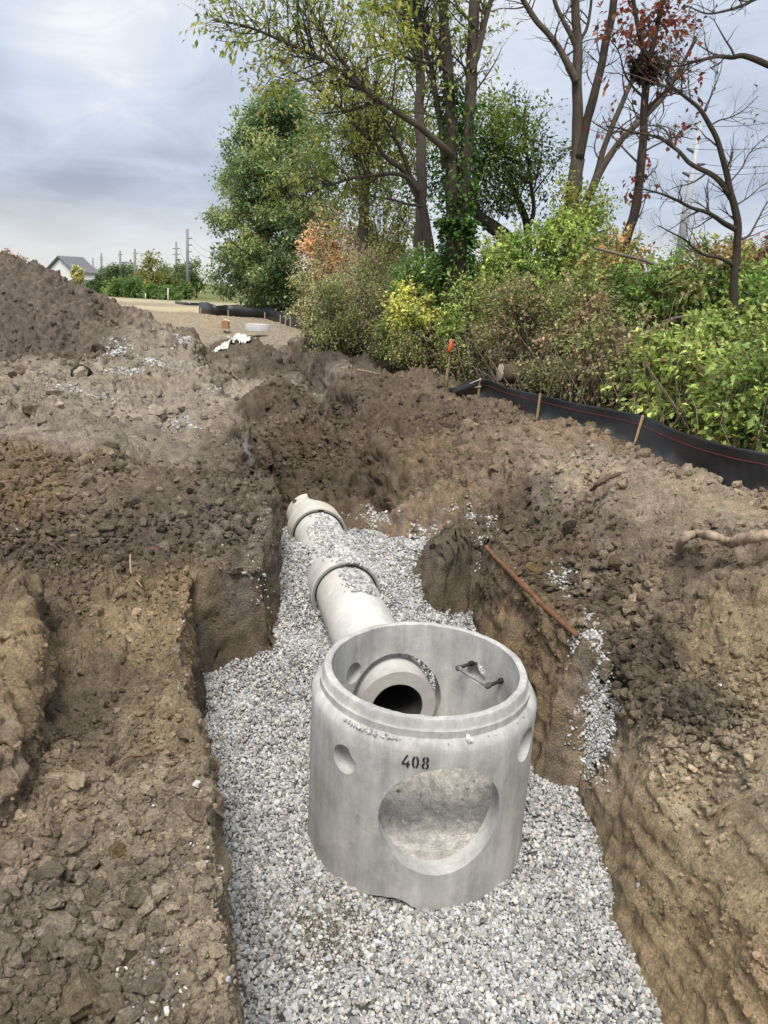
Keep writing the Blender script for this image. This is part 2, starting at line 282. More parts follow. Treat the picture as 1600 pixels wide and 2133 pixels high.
# smooth arclength along rows a little so neighbouring rows stay aligned
al = np.hypot(np.diff(XX, axis=1), np.diff(HH, axis=1)*1.1); al = np.maximum(al, 1e-6)
dens = al/al.sum(1)[:, None]; ker = np.hanning(9); ker /= ker.sum()
dp = np.pad(dens, ((4, 4), (0, 0)), 'edge'); dens = sum(ker[i]*dp[i:i+NR] for i in range(9))
cum = np.concatenate([np.zeros((NR, 1)), np.cumsum(dens, 1)], 1); cum /= cum[:, -1:]
tg = np.linspace(0, 1, NC); TX = np.stack([np.interp(tg, cum[i], XX[i]) for i in range(NR)]); TY = np.repeat(ys[:, None], NC, 1)
TZ, TSD = height(TX.ravel(), TY.ravel()); TZ = TZ.reshape(NR, NC)
Pt = np.stack([TX, TY, TZ], -1)
du = np.gradient(Pt, axis=1); dv = np.gradient(Pt, axis=0); N = np.cross(du.reshape(-1, 3), dv.reshape(-1, 3)); N /= np.linalg.norm(N, axis=1)[:, None]+1e-12
Pt = Pt.reshape(-1, 3)
def rough_amp(Pt, sd):
    x, y = Pt[:, 0], Pt[:, 1]; a = np.ones(len(Pt))
    a *= .28+.72*sstep(-.1, .12, sd)                              # gravel bed is level
    right = sstep(1.5, 1.9, x)*(1-sstep(4.2, 5.2, y)); a *= 1-.80*right
    mound = np.exp(-(((x+1.2)/1.3)**2+((y-11.5)/2.8)**2)); a *= 1+.5*mound
    ledge = np.exp(-(((x-1.95)/.3)**2+((y-5.2)/1.2)**2)); a *= 1+.35*ledge
    a *= 1-.35*sstep(1., 2.2, x)*sstep(6.0, 7.5, y); a *= 1-.45*sstep(2.4, 3.4, x)*sstep(4.5, 6.5, y)*(1-.0*y)
    return a
nearm = (Pt[:, 1] < 60) & (Pt[:, 1] > .5)
q = Pt[nearm]; nn = N[nearm]; sd = TSD[nearm]; amp = rough_amp(q, sd); flat = np.clip(nn[:, 2], 0, 1)**1.5
fy = np.clip(q[:, 1], 1, 60)
d = .10*vnoise(q, .95, 1.)+.062*vnoise(q, .42, 2.)-.085*(np.abs(vnoise(q, .26, 3.))-.3)+.036*vnoise(q, .11, 4.)-.042*(np.abs(vnoise(q, .075, 6.))-.3)+.019*vnoise(q, .035, 5.)+.008*vnoise(q, .017, 5.)
cm = np.clip(.55+.9*vnoise(q, .8, 12.), 0, 1.25)
rgt = sstep(1.5, 1.8, q[:, 0])*(1-sstep(4.0, 4.8, q[:, 1])); d += flat**.9*cm*(1-.75*rgt)*(.24*(clodf(q[:, 0], q[:, 1], .30, 3)-.12)*np.clip(vnoise(q, 1.4, 17.)+.35, 0, 1)+.20*(clodf(q[:, 0]+.3*q[:, 2], q[:, 1], .13, 5)-.1)*.8+.17*(clodf(q[:, 0]+.3*q[:, 2], q[:, 1], .06, 8)-.1)*.6+.14*(clodf(q[:, 0]+.3*q[:, 2], q[:, 1]+.2*q[:, 2], .033, 11)-.1)*.5)
steep = 1-np.clip(nn[:, 2], 0, 1)
gro = .03*vnoise(np.stack([q[:, 0], q[:, 1]*1., q[:, 2]*.08], 1), .09, 2.2)+.020*vnoise(np.stack([q[:, 0]*.12, q[:, 1]*.12+.3*q[:, 2], q[:, 2]], 1), .07, 3.2)*(q[:, 0] > .9)
facing = np.clip((-nn[:, 1]-.22)*3.5, 0, 1)*(q[:, 1] < 9)
smear = sstep(.05, .35, vnoise(np.stack([q[:, 0], q[:, 1]*.1, q[:, 2]*.12], 1), .13, 6.6))*facing*(vnoise(q, .5, 2.)*.5+.7).clip(0, 1)
wallr = rgt*sstep(.12, .4, steep)
lay = .020*vnoise(np.stack([q[:, 0]*.2, q[:, 1]*.10, q[:, 2]+.10*q[:, 1]+.03*vnoise(q, .5, 7.)], 1), .055, 9.1)+.010*vnoise(np.stack([q[:, 0]*.3, q[:, 1]*.14, q[:, 2]+.16*q[:, 1]], 1), .022, 5.7)+.05*vnoise(q, .8, 31.)
tooth = .042*vnoise(np.stack([q[:, 0], q[:, 1]*.1, q[:, 2]*.05], 1), .085, 3.9)*facing
ca_, cl_ = q[:, 0]*.982+q[:, 1]*.19, -q[:, 0]*.19+q[:, 1]*.982
rdg = .17*(.42-np.abs(vnoise(np.stack([ca_, cl_*.16, 0*ca_], 1), .62, 14.)))*sstep(6.3, 8.0, q[:, 1])*(1-sstep(22, 30, q[:, 1]))*sstep(.1, .4, sd)
amp = np.where(q[:, 1] > 10, amp*(1+.018*(fy-10))*(1-.75*sstep(30, 36, q[:, 1])), amp)
d = d*amp*(1-.65*smear)-.02*smear+tooth+lay*wallr+rdg+gro*sstep(.35, .8, steep)*.8*(1-.9*rgt)
Pt[nearm] = q+nn*(d*(1-.0*fy))[:, None]
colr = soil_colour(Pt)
smf = np.zeros(len(Pt)); smf[nearm] = smear*.8; colr = colr*(1-smf[:, None])+np.array([.25, .222, .19])*smf[:, None]
# pale gravel dust colour under the stones
inb = ((1-sstep(-.16, -.10, TSD))*(N[:, 2] > .7))[:, None]; colr = colr*(1-inb)+(np.array([.20, .20, .195])+np.array([.02, .0, -.04])*np.exp(-(((Pt[:, :1]+.27)/.28)**2+((Pt[:, 1:2]-3.66)/.24)**2)))*inb
# leaf litter and green behind the fence / far field
FB = np.array([at(1900, 1110)[:2], at(1600, 1015)[:2], at(1320, 930)[:2], at(1120, 868)[:2], at(1000, 835)[:2], at(935, 800)[:2], at(830, 770)[:2], at(690, 735)[:2], (-1.5, 30), (-3.0, 46), (8, 75), (60, 60), (40, 8)])
sdf = np.full(len(Pt), 9.); mm = (Pt[:, 1] < 90) & (Pt[:, 1] > 2); sdf[mm] = sdist(FB, Pt[mm, 0], Pt[mm, 1])
li_ = (1-sstep(-.3, .5, sdf+.4*vnoise(Pt, .6, 3.)))[:, None]; colr = colr*(1-li_)+(np.array([.085, .075, .042])*(1+.5*vnoise(Pt, .12, 7.))[:, None])*li_
fg = sstep(75, 110, Pt[:, 1])[:, None]; colr = colr*(1-fg)+np.array([.16, .17, .07])*fg
i = np.arange(NR-1)[:, None]*NC; j = np.arange(NC-1)[None]
Q = np.stack([i+j, i+j+1, i+NC+j+1, i+NC+j], -1).reshape(-1, 4)
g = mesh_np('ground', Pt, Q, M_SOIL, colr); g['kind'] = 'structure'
TGRID = Pt.reshape(NR, NC, 3)
def ground(X, Y):
    """displaced ground height by lookup in the mesh rows"""
    X = np.atleast_1d(np.asarray(X, float)); Y = np.atleast_1d(np.asarray(Y, float)); r = np.clip(np.searchsorted(ys, Y), 1, NR-1); r = np.where(np.abs(ys[r-1]-Y) < np.abs(ys[r]-Y), r-1, r)
    out = np.empty(len(X)); nz = np.empty((len(X), 3))
    o = np.argsort(r); 
    for k in np.unique(r):
        m = r == k; rx = TX[k]; c = np.clip(np.searchsorted(rx, X[m]), 0, NC-1); out[m] = TGRID[k, c, 2]; nz[m] = N.reshape(NR, NC, 3)[k, c]
    return out, nz
# ------------------------------------------------------------------ stones and clods
def ico(sub=0):
    b = bmesh.new(); bmesh.ops.create_icosphere(b, subdivisions=sub+1, radius=1.); V = np.array([v.co[:] for v in b.verts]); T = np.array([[v.index for v in f.verts] for f in b.faces]); b.free(); return V, T
ICO0, ICOT0 = ico(0); ICO1, ICOT1 = ico(1); ICO2, ICOT2 = ico(2); ICO3, ICOT3 = ico(3)
def rotmats(n):
    qq = rng.normal(size=(n, 4)); qq /= np.linalg.norm(qq, axis=1)[:, None]; w, x, y, z = qq.T
    return np.stack([1-2*(y*y+z*z), 2*(x*y-z*w), 2*(x*z+y*w), 2*(x*y+z*w), 1-2*(x*x+z*z), 2*(y*z-x*w), 2*(x*z-y*w), 2*(y*z+x*w), 1-2*(x*x+y*y)], 1).reshape(n, 3, 3)
def stones(pos, size, col, base=0, jag=.28, flatten=(1, .75, .55)):
    n = len(pos); B, T = [(ICO0, ICOT0), (ICO1, ICOT1), (ICO2, ICOT2)][base]; m = len(B)
    V = B[None]*(1+jag*rng.normal(size=(n, m, 1)).clip(-1.6, 1.6)); 
    # cut corners: clamp along random planes for flat facets
    for _ in range(4):
        pl = rng.normal(size=(n, 3)); pl /= np.linalg.norm(pl, axis=1)[:, None]; hh = rng.uniform(.5, .85, (n, 1)); dd = np.einsum('nmk,nk->nm', V, pl)
        V = V-np.maximum(dd-hh, 0)[:, :, None]*pl[:, None]
    V = V*(np.array(flatten)*rng.uniform(.8, 1.2, (n, 3)))[:, None]
    V = np.einsum('nij,nmj->nmi', rotmats(n), V)*np.asarray(size)[:, None, None]+np.asarray(pos)[:, None]
    TT = (T[None]+np.arange(n)[:, None, None]*m).reshape(-1, 3); K = np.repeat(np.asarray(col), m, 0)
    return V.reshape(-1, 3), TT, K
def stone_cols(n, bright=1.):
    g_ = rng.beta(2.4, 2.2, n)*.56+.12; tint = rng.normal(0, .018, (n, 1))*np.array([1, .2, -1.])
    return np.clip(g_[:, None]*bright*np.array([1., .995, .97])*(1+tint*2), .03, .85)
def sample_poly(poly, spacing, jitter=.5):
    lo, hi = poly.min(0), poly.max(0); gx, gy = np.meshgrid(np.arange(lo[0], hi[0], spacing), np.arange(lo[1], hi[1], spacing)); X = gx.ravel(); Y = gy.ravel()
    return X+rng.uniform(-jitter, jitter, len(X))*spacing, Y+rng.uniform(-jitter, jitter, len(Y))*spacing
GRAV = MB()
MC = np.array([.335, 4.6]); MZ = -1.75; MR = .772; RS = 1.05
for lay in range(2):
    X, Y = sample_poly(PIT, .0195 if lay else .0225); _, sd = height(X, Y)
    ok = (sd < .0+.05*rng.normal(size=len(X))-.02) & (Y > 1.9)
    # mud smear in the front left of the bed, soil bank at the back
    ok &= ~((np.hypot(X-MC[0], Y-MC[1]) < MR-.1) ) & (Y < 9.45+.1*rng.normal(size=len(X)))
    smear = np.exp(-(((X+.27)/.25)**2+((Y-3.66)/.2)**2)); ok &= rng.random(len(X)) > smear*.5
    X, Y = X[ok], Y[ok]; z, nz = ground(X, Y); fl = (nz[:, 2] > .72)&(z < -.55); X, Y, z = X[fl], Y[fl], z[fl]; s = rng.lognormal(math.log(.0140), .30, len(X)); s = np.clip(s, .007, .032)
    Z = z+(.004 if lay == 0 else .018)+rng.uniform(-.006, .008, len(X))
    V, T, K = stones(np.stack([X, Y, Z], 1), s, stone_cols(len(X)), 0, .16, (1.1, .85, .68)); GRAV.add(V, T, None, K)
def patch(u, v, zz, rx, ry, n, s0=.014, bright=1.25, clear=0):
    n = int(n*1.5); bright *= .85; rx *= .8; ry *= .8; c = hit(u, v, zz); s0 *= .85*max(1., c[1]/9)
    c = hit(u, v, zz); X = c[0]+rng.normal(size=n)*rx; Y = c[1]+rng.normal(size=n)*ry
    if clear: ok = vnoise(z0(X, Y), .12, 4.) > -.2; X, Y = X[ok], Y[ok]
    z, nz = ground(X, Y); fl = (nz[:, 2] > .15) & (rng.random(len(X)) < np.exp(-.35*(((X-c[0])/rx)**2+((Y-c[1])/ry)**2))); X, Y, z = X[fl], Y[fl], z[fl]; s = rng.lognormal(math.log(s0), .3, len(X)); V, T, K = stones(np.stack([X, Y, z+s*.45], 1), s, stone_cols(len(X), bright), 0, .16, (1.1, .85, .65)); GRAV.add(V, T, None, K)
for a in [(315,768,.1,.3,.35,700,.016),(260,784,.1,.5,.25,500,.015),(190,825,.1,.5,.4,800,.014),(140,815,.1,.3,.3,200,.014),(245,740,.1,.3,.6,450,.016),(500,935,-.3,.14,.25,900,.016),(515,955,-.4,.1,.12,400,.016),(385,885,0,.2,.1,250,.013),(1240,1430,-.65,.06,.30,2200,.015),(1205,1365,-.64,.035,.14,500,.014),(1225,1400,-.64,.05,.12,500,.014),(1250,1470,-.7,.05,.12,500,.014),(1262,1520,-.8,.05,.1,300,.013),(1165,1200,-.55,.1,.1,260,.013),(1190,1240,-.55,.05,.12,80,.014),
          (960,1100,-.7,.16,.16,520,.016),(880,1125,-.8,.2,.12,450,.017),(1020,1100,-.62,.08,.2,120,.014),(1000,1150,-.6,.06,.15,80,.014),(330,2090,-.6,.08,.1,150,.010),(300,2010,-.6,.1,.1,60,.009),(375,705,.1,.25,.6,350,.018),(650,828,-.2,.1,.2,120,.016),(680,850,-.2,.15,.2,60,.016),(1400,1420,-.5,.3,.4,60,.010),(400,1650,-.62,.25,.6,60,.008),(420,1760,-.62,.1,.3,60,.009),(540,1205,-.6,.12,.08,60,.013),(550,1100,-.3,.08,.2,60,.012),(770,1085,-.95,.12,.15,200,.017),(590,1085,-1.0,.1,.15,200,.017),(250,1750,-.6,.3,.5,40,.008),(660,960,-.45,.5,.7,50,.012),(1150,1000,-.05,.8,1.2,40,.012),(200,1000,0,1.,1.5,60,.012),(440,830,0,.15,.8,120,.014)]: patch(*a)
for px_, py_, pz_, n_, sx_ in ((-.4, 2.9, 0, 0, 0),): pass
# ------------------------------------------------------------------ soil clods
CL = MB()
def clods(X, Y, s, base=0, dark=1., sink=.35, jag=.16):
    z, nz = ground(X, Y); pos = np.stack([X, Y, z], 1)+nz*(s*(.6-sink))[:, None]
    col = soil_colour(pos)*dark*(1+.22*rng.normal(size=(len(X), 1))).clip(.6, 1.5)
    V, T, K = stones(pos, s, col, base, jag, (1.1, .92, .75)); CL.add(V, T, None, K)
def scatter(n, y0, y1, smin, smax, base, xl=-.62, xr=.62, pw=2.6, excl=True, wfun=None, **kw):
    Y = np.exp(rng.uniform(math.log(y0), math.log(y1), n)); X = rng.uniform(xl, xr, n)*(Y+1.6)
    _, sd = height(X, Y); ok = (sd > .05) if excl else np.ones(n, bool)
    m = np.clip(.45+.9*vnoise(z0(X, Y), 1.1, 12.), .05, 1.)
    if wfun is not None: m = m*wfun(X, Y)
    ok &= rng.random(n) < m; X, Y = X[ok], Y[ok]
    s = smin*(smax/smin)**(rng.random(len(X))**pw)*np.clip(Y/6, .8, 1.5)
    clods(X, Y, s, base, **kw)
smooth_right = lambda X, Y: np.where((X > 1.5) & (Y < 5.0) & ~((X > 1.8) & (Y > 4.2)), .12, 1.)*np.where((X > 1.6) & (Y > 6), .5, 1.)*np.where((X > .6) & (Y > 9), .6, 1.)*np.where((X < -2.2) & (Y > 8) & (Y < 17), .45, 1.)
scatter(110000, 1.7, 15, .005, .026, 0, wfun=smooth_right)
scatter(15000, 1.7, 13, .012, .045, 1, wfun=smooth_right, jag=.16)
# crumbs clinging to the cut faces
vi = np.nonzero((Pt[:, 1] > 1.8) & (Pt[:, 1] < 11) & (N[:, 2] < .75) & (N[:, 2] > -.2) & (Pt[:, 2] < .3) & (np.abs(Pt[:, 0]) < .6*Pt[:, 1]+1) & (TSD > -.02))[0]
vi = rng.choice(vi, min(24000, len(vi)), False); vi = vi[(rng.random(len(vi)) < np.clip(.35+1.1*vnoise(Pt[vi], .5, 8.), .03, 1)*np.where((Pt[vi, 0] > 1.5) & (Pt[vi, 1] < 5), .45, 1.))]; cp_ = Pt[vi]; cs = .0055*(4.5**(rng.random(len(vi))**2.4)); cc_ = soil_colour(cp_)*(1+.2*rng.normal(size=(len(vi), 1))).clip(.6, 1.4)
V, T, K = stones(cp_+N[vi]*(cs*.15)[:, None], cs, cc_, 0, .18, (1.1, .9, .75)); CL.add(V, T, None, K)
scatter(420, 1.8, 14, .03, .075, 2, xr=.2, wfun=smooth_right, jag=.09)
def blobc(u, v, z, rx, ry, n, smin, smax, base=1, **kw):
    c = hit(u, v, z); X = c[0]+rng.normal(size=n)*rx; Y = c[1]+rng.normal(size=n)*ry; s = smin*(smax/smin)**(rng.random(n)**2.2)
    _, sd = height(X, Y); ok = sd > .05; clods(X[ok], Y[ok], s[ok], base, **kw)
blobc(1280, 1260, -.55, .22, .6, 1500, .012, .06, jag=.13); blobc(1350, 1380, -.5, .18, .3, 900, .01, .05, jag=.13); blobc(1450, 1470, -.4, .16, .25, 900, .008, .04, jag=.13); blobc(1530, 1490, -.35, .2, .2, 500, .008, .03, jag=.13)
blobc(660, 950, -.45, .75, 1.3, 2600, .012, .05, jag=.15); blobc(600, 1040, -.85, .35, .3, 600, .015, .06); blobc(740, 1040, -.8, .3, .3, 600, .015, .06); blobc(600, 830, -.3, .8, 2.5, 900, .015, .07)
scatter(26000, 6.0, 19, .012, .05, 0, pw=2.2, jag=.2, wfun=smooth_right); scatter(5000, 6.5, 20, .03, .075, 1, pw=2.6, jag=.2, wfun=smooth_right)
blobc(200, 1800, -.6, .35, .9, 260, .02, .065, 2, jag=.10); blobc(300, 1950, -.6, .25, .4, 120, .02, .06, 2, jag=.10); blobc(150, 1250, -.6, .3, .4, 120, .02, .06, 2, jag=.1); blobc(120, 2060, -.6, .25, .25, 900, .008, .04, jag=.13); blobc(200, 1700, -.6, .3, .6, 700, .008, .04); blobc(120, 1180, -.5, .5, .3, 700, .012, .05); blobc(420, 1430, -1.6, .15, .12, 260, .01, .04)
blobc(80, 770, .2, 1.6, 1.6, 420, .02, .15, 2, jag=.09); blobc(60, 640, 1.3, 2.6, 2.2, 420, .015, .12, 2, jag=.09); blobc(230, 640, 1., 1.6, 2.2, 260, .015, .12, 2, jag=.09); blobc(330, 680, .3, 1.5, 3, 220, .02, .12, 2, jag=.09); blobc(60, 660, 1.3, 3, 2.5, 2600, .012, .04, 0)
n = 4200; n = 7000; X = -.27+.24*rng.normal(size=n); Y = 3.66+.2*rng.normal(size=n); z, nz = ground(X, Y); cs = rng.uniform(.003, .009, n); V, T, K = stones(np.stack([X, Y, z+.012+rng.uniform(0, .012, n)], 1), cs, np.array(lin((176, 167, 150)))*rng.uniform(.7, 1.25, (n, 1)), 0, .18); CL.add(V, T, None, K)
o = CL.build('soil_clods', M_SOIL, smooth=False); o['kind'] = 'stuff'; o['label'] = 'loose brown soil clods and crumbs scattered over the dug ground'
def big_clod(u, v, z, s, colr_, label, cat='clod', name='soil_clod', flat_=.75, seed=0, jag=1.):
    c = hit(u, v, z); gz = ground([c[0]], [c[1]])[0][0]; B = ICO3.copy(); r = np.random.default_rng(seed+11)
    for _ in range(7):
        pl = norm(r.normal(size=3)); dd = B@pl; B = B-np.maximum(dd-r.uniform(.55, .85), 0)[:, None]*pl
    B = B*(1+.16*jag*fbm(B+seed*3.1, .8, 4)[:, None]); B = B*np.array([1., .85, flat_])*s
    a = r.uniform(0, 6.28); Rm = np.array([[math.cos(a), -math.sin(a), 0], [math.sin(a), math.cos(a), 0], [0, 0, 1]]); B = B@Rm.T
    base = np.array([c[0], c[1], gz-.25*s]); V = B+base+np.array([0, 0, s*flat_*.75])
    kl = np.array(lin(colr_)); kl = (kl.mean()+(kl-kl.mean())*.68)*np.array([1, 1, .96]); k = kl*1.55*(1+.25*fbm(B/s+seed, .5, 3))[:, None]
    me = mesh_np(name, V-base, ICOT3, M_SOIL, k); me.location = Vector(base); return tag(me, label, cat)
BIG = [(172,2078,-.6,.105,(132,114,84),'large tan angular clod with yellowish top at the bottom left corner'),(228,2096,-.6,.062,(118,100,78),'round brown clod beside the large tan one at bottom left'),(95,2090,-.6,.06,(128,106,70),'ochre clod left of the large tan clod at bottom left'),(118,1925,-.6,.085,(136,120,102),'pale flat clod on the left ledge above the round pebbles'),(268,1890,-.6,.085,(120,104,84),'broad cracked clod in the middle of the left ledge'),(200,1855,-.6,.055,(112,96,70),'olive brown clod just up and left of the broad cracked clod'),(245,1765,-.6,.05,(116,96,56),'yellow brown clod beside a white pebble on the left ledge'),(150,1785,-.6,.045,(120,104,86),'smooth grey brown clod at the left of the ledge'),(415,1705,-.62,.075,(122,104,84),'cracked lump on the rim of the ledge over the gravel'),(380,1550,-.62,.085,(122,104,80),'broad flat lump on the ledge rim nearest the block of soil'),(270,1990,-.6,.06,(84,72,56),'dark moist clod near the gravel dust at bottom left'),(232,1560,-.6,.055,(110,94,72),'lumpy clod in the middle of the upper ledge'),
 (170,788,.15,.2,(66,56,48),'black square clod beside the pale gravel on the left bank'),(118,832,.1,.17,(86,73,62),'flat topped brown clod in front of the gravel smear on the left bank'),(108,745,.2,.28,(98,80,64),'big rounded brown boulder of soil at the foot of the spoil heap'),(145,742,.2,.2,(92,76,62),'brown lump right beside the big rounded boulder of soil'),(45,792,.2,.26,(100,84,70),'wide flat lump at the left edge below the spoil heap'),(72,875,.1,.16,(92,74,54),'ochre clod near the left edge of the bank'),(205,735,.2,.2,(90,76,62),'dark elongated lump at the heap foot behind the thick root'),(230,945,0,.12,(96,82,68),'grey brown clod on top of the left bank above the cut'),(1385,1372,-.5,.06,(68,56,46),'black cube-like clod among the crumbs on the right ledge'),(1282,1180,-.45,.085,(96,78,56),'round ochre ball of clay on the right ledge'),(1110,1190,-.6,.11,(112,88,50),'crumbly yellow brown clay lump beside the rusty rod'),(1395,1490,-.45,.055,(70,58,46),'dark clod at the near end of the right ledge'),(1190,1105,-.1,.1,(62,52,44),'dark hollow clod at the brow of the right bank'),(600,1228,-1.2,.055,(150,148,140),'pale broken concrete chunk on the gravel left of the pipe')]
for k, b in enumerate(BIG): big_clod(*b, seed=k, flat_=.62 if k % 3 else .75)
# ------------------------------------------------------------------ manhole
def revolve(prof, n=160, close=True):
    p = np.array(prof); m = len(p); th = np.arange(n)*2*math.pi/n
    V = np.stack([p[None, :, 0]*np.cos(th)[:, None], p[None, :, 0]*np.sin(th)[:, None], np.broadcast_to(p[None, :, 1], (n, m))], -1).reshape(-1, 3)
    i = np.arange(n)[:, None]; k = (i+1) % n; j = np.arange(m if close else m-1)[None]; l = (j+1) % m
    return V, np.stack([i*m+j, k*m+j, k*m+l, i*m+l], -1).reshape(-1, 4)
def cyl_between(a, b, r, n=48, r2=None):
    a, b = np.array(a, float), np.array(b, float); mb = MB(); mb.tube([a, b], [r, r if r2 is None else r2], n); return mb
def boolean(o, cutter, op='DIFFERENCE'):
    m = o.modifiers.new('b', 'BOOLEAN'); m.operation = op; m.object = cutter; m.solver = 'EXACT'
    dg = bpy.context.evaluated_depsgraph_get(); dg.update(); me = bpy.data.meshes.new_from_object(o.evaluated_get(dg)); o.modifiers.clear(); o.data = me; bpy.data.objects.remove(cutter)
M_SHELL = mat_std('manhole_concrete', base=(.44, .435, .42), attr=False, rough=.8, spec=.3, nscale=22, namt=.09, n2=2.2, n2amt=.26, bump=.25, bscale=70, bdist=.005)
nt_ = M_SHELL.node_tree; pb_ = next(n for n in nt_.nodes if n.type == 'BSDF_PRINCIPLED'); src_ = pb_.inputs['Base Color'].links[0].from_socket; tc_ = next(n for n in nt_.nodes if n.type == 'TEX_COORD')
mp_ = nd(nt_, 'ShaderNodeMapping'); mp_.inputs['Scale'].default_value = (7, 7, .8); nt_.links.new(tc_.outputs['Object'], mp_.inputs['Vector']); ns_ = nd(nt_, 'ShaderNodeTexNoise', i_Scale=1., i_Detail=5., i_Roughness=.65); nt_.links.new(mp_.outputs[0], ns_.inputs['Vector'])
mr_ = nd(nt_, 'ShaderNodeMapRange'); nt_.links.new(ns_.outputs['Fac'], mr_.inputs[0]); mr_.inputs[1].default_value = .35; mr_.inputs[2].default_value = .65; mr_.inputs[3].default_value = .78; mr_.inputs[4].default_value = 1.12
vo_ = nd(nt_, 'ShaderNodeTexNoise', i_Scale=95., i_Detail=2., i_Roughness=.5); nt_.links.new(tc_.outputs['Object'], vo_.inputs['Vector']); m2_ = nd(nt_, 'ShaderNodeMapRange'); nt_.links.new(vo_.outputs['Fac'], m2_.inputs[0]); m2_.inputs[1].default_value = .28; m2_.inputs[2].default_value = .36; m2_.inputs[3].default_value = .6; m2_.inputs[4].default_value = 1.
mm_ = nd(nt_, 'ShaderNodeMath', operation='MULTIPLY'); nt_.links.new(mr_.outputs[0], mm_.inputs[0]); nt_.links.new(m2_.outputs[0], mm_.inputs[1]); vs_ = nd(nt_, 'ShaderNodeVectorMath', operation='SCALE'); nt_.links.new(src_, vs_.inputs[0]); nt_.links.new(mm_.outputs[0], vs_.inputs['Scale']); dn_ = nd(nt_, 'ShaderNodeTexNoise', i_Scale=5.5, i_Detail=8., i_Roughness=.7); nt_.links.new(tc_.outputs['Object'], dn_.inputs['Vector']); dm_ = nd(nt_, 'ShaderNodeMapRange'); nt_.links.new(dn_.outputs['Fac'], dm_.inputs[0]); dm_.inputs[1].default_value = .54; dm_.inputs[2].default_value = .72; dm_.inputs[3].default_value = 0.; dm_.inputs[4].default_value = .55
dx_ = nd(nt_, 'ShaderNodeMix', data_type='RGBA'); nt_.links.new(dm_.outputs[0], dx_.inputs[0]); nt_.links.new(vs_.outputs[0], dx_.inputs[6]); dx_.inputs[7].default_value = (.56, .53, .47, 1); nt_.links.new(dx_.outputs[2], pb_.inputs['Base Color'])
mh = thing('manhole', (MC[0], MC[1], MZ), 'open grey precast concrete manhole barrel stencilled 408, standing in the gravel', 'manhole')
MTOP = 1.325
prof = [(.615, 0.), (.74, 0.)]+[(.74-.006*k/10, .05+1.09*k/10) for k in range(11)]+[(.725, 1.165), (.705, 1.195), (.69, 1.205), (.682, 1.21), (.680, 1.255), (.672, 1.262), (.668, 1.268), (.664, 1.30), (.655, MTOP-.004), (.645, MTOP), (.618, MTOP), (.610, MTOP-.006)]+[(.610, 1.28-1.2*k/12) for k in range(13)]
V, Qm = revolve([(r_*RS, z_) for r_, z_ in prof], 180)
rr = np.hypot(V[:, 0], V[:, 1])[:, None]; V[:, :2] *= 1+(.004*vnoise(V, .25, 3.)+.003*vnoise(V, .06, 5.)*(V[:, 2] > 1.1))[:, None]
V[:, 2] += (.0025*vnoise(V, .07, 8.)+.0025*vnoise(V, .025, 2.))*(V[:, 2] > 1.28)
V += np.array([MC[0], MC[1], MZ])
barrel = mesh_np('barrel', V, Qm, M_SHELL, None, True)
def cut_dir(ang, z, r, r0=.2, r1=1.1, rough=0):
    d_ = np.array([math.sin(ang), math.cos(ang), 0]); c = np.array([MC[0], MC[1], MZ+z]); m = cyl_between(c+d_*r0, c+d_*r1, r, 64)
    boolean(barrel, m.build('cut', M_SHELL))
def ang_of(u, v, z):
    """direction from the barrel axis to a photo pixel at height z"""
    p = at(u, v, MZ+z); return math.atan2(p[0]-MC[0], p[1]-MC[1])
def ang_px(u, side):
    best = min(np.linspace(-math.pi, math.pi, 721), key=lambda a: abs(proj(np.array([MC[0]+.737*RS*math.sin(a), MC[1]+.737*RS*math.cos(a), MZ+.7]))[0]-u)+(0 if (math.cos(a) < 0) == side else 1e4)); return best
def proj(p):
    q_ = np.asarray(p)-[0, 0, CZ]; w = q_@FW; return 800+F*(q_@RX)/w, 1066.5-F*(q_@UX)/w
A_BIG = ang_px(924, True)
E0 = np.array([.175, 5.05, -1.045]); J1 = np.array([-.345, 7.13, -1.015]); J2 = np.array([-.815, 9.0, -1.015]); 
A_PIPE = math.atan2(J1[0]-E0[0], J1[1]-E0[1])
cut_dir(A_BIG, .655, .388)
pd_ = norm(J1-E0); mcut = cyl_between(E0, E0+pd_*.9, .375, 64); boolean(barrel, mcut.build('cut', M_SHELL))
cut_dir(ang_px(714, True), .945, .098); 
for (ua, va, aa) in ((727, 1402, -52), (965, 1400, 42)):
    aa = math.radians(aa); yy = MC[1]+.61*RS*math.cos(aa); cut_dir(aa, aty(ua, va, yy)[2]-MZ, .085, .3, 1.1)
cut_dir(ang_px(1087, True), 1.0, .115)
for (u, v, s, dz) in ((822, 1888, .13, -.035), (775, 1872, .075, -.03), (862, 1905, .09, -.045), (960, 1908, .07, -.05)):
    p = at(u, v, MZ); B = ICO2*(1+.25*fbm(ICO2+u, .7, 3)[:, None])*np.array([1.7, 1, .8])*s+p+np.array([0, 0, dz]); boolean(barrel, mesh_np('cut', B, ICOT2, M_SHELL))
for pl in barrel.data.polygons: pl.use_smooth = True
em = barrel.modifiers.new('edges', 'EDGE_SPLIT'); em.split_angle = math.radians(38)
barrel.data.transform(Matrix.Translation((-MC[0], -MC[1], -MZ))); barrel.parent = mh; barrel.name = 'barrel'
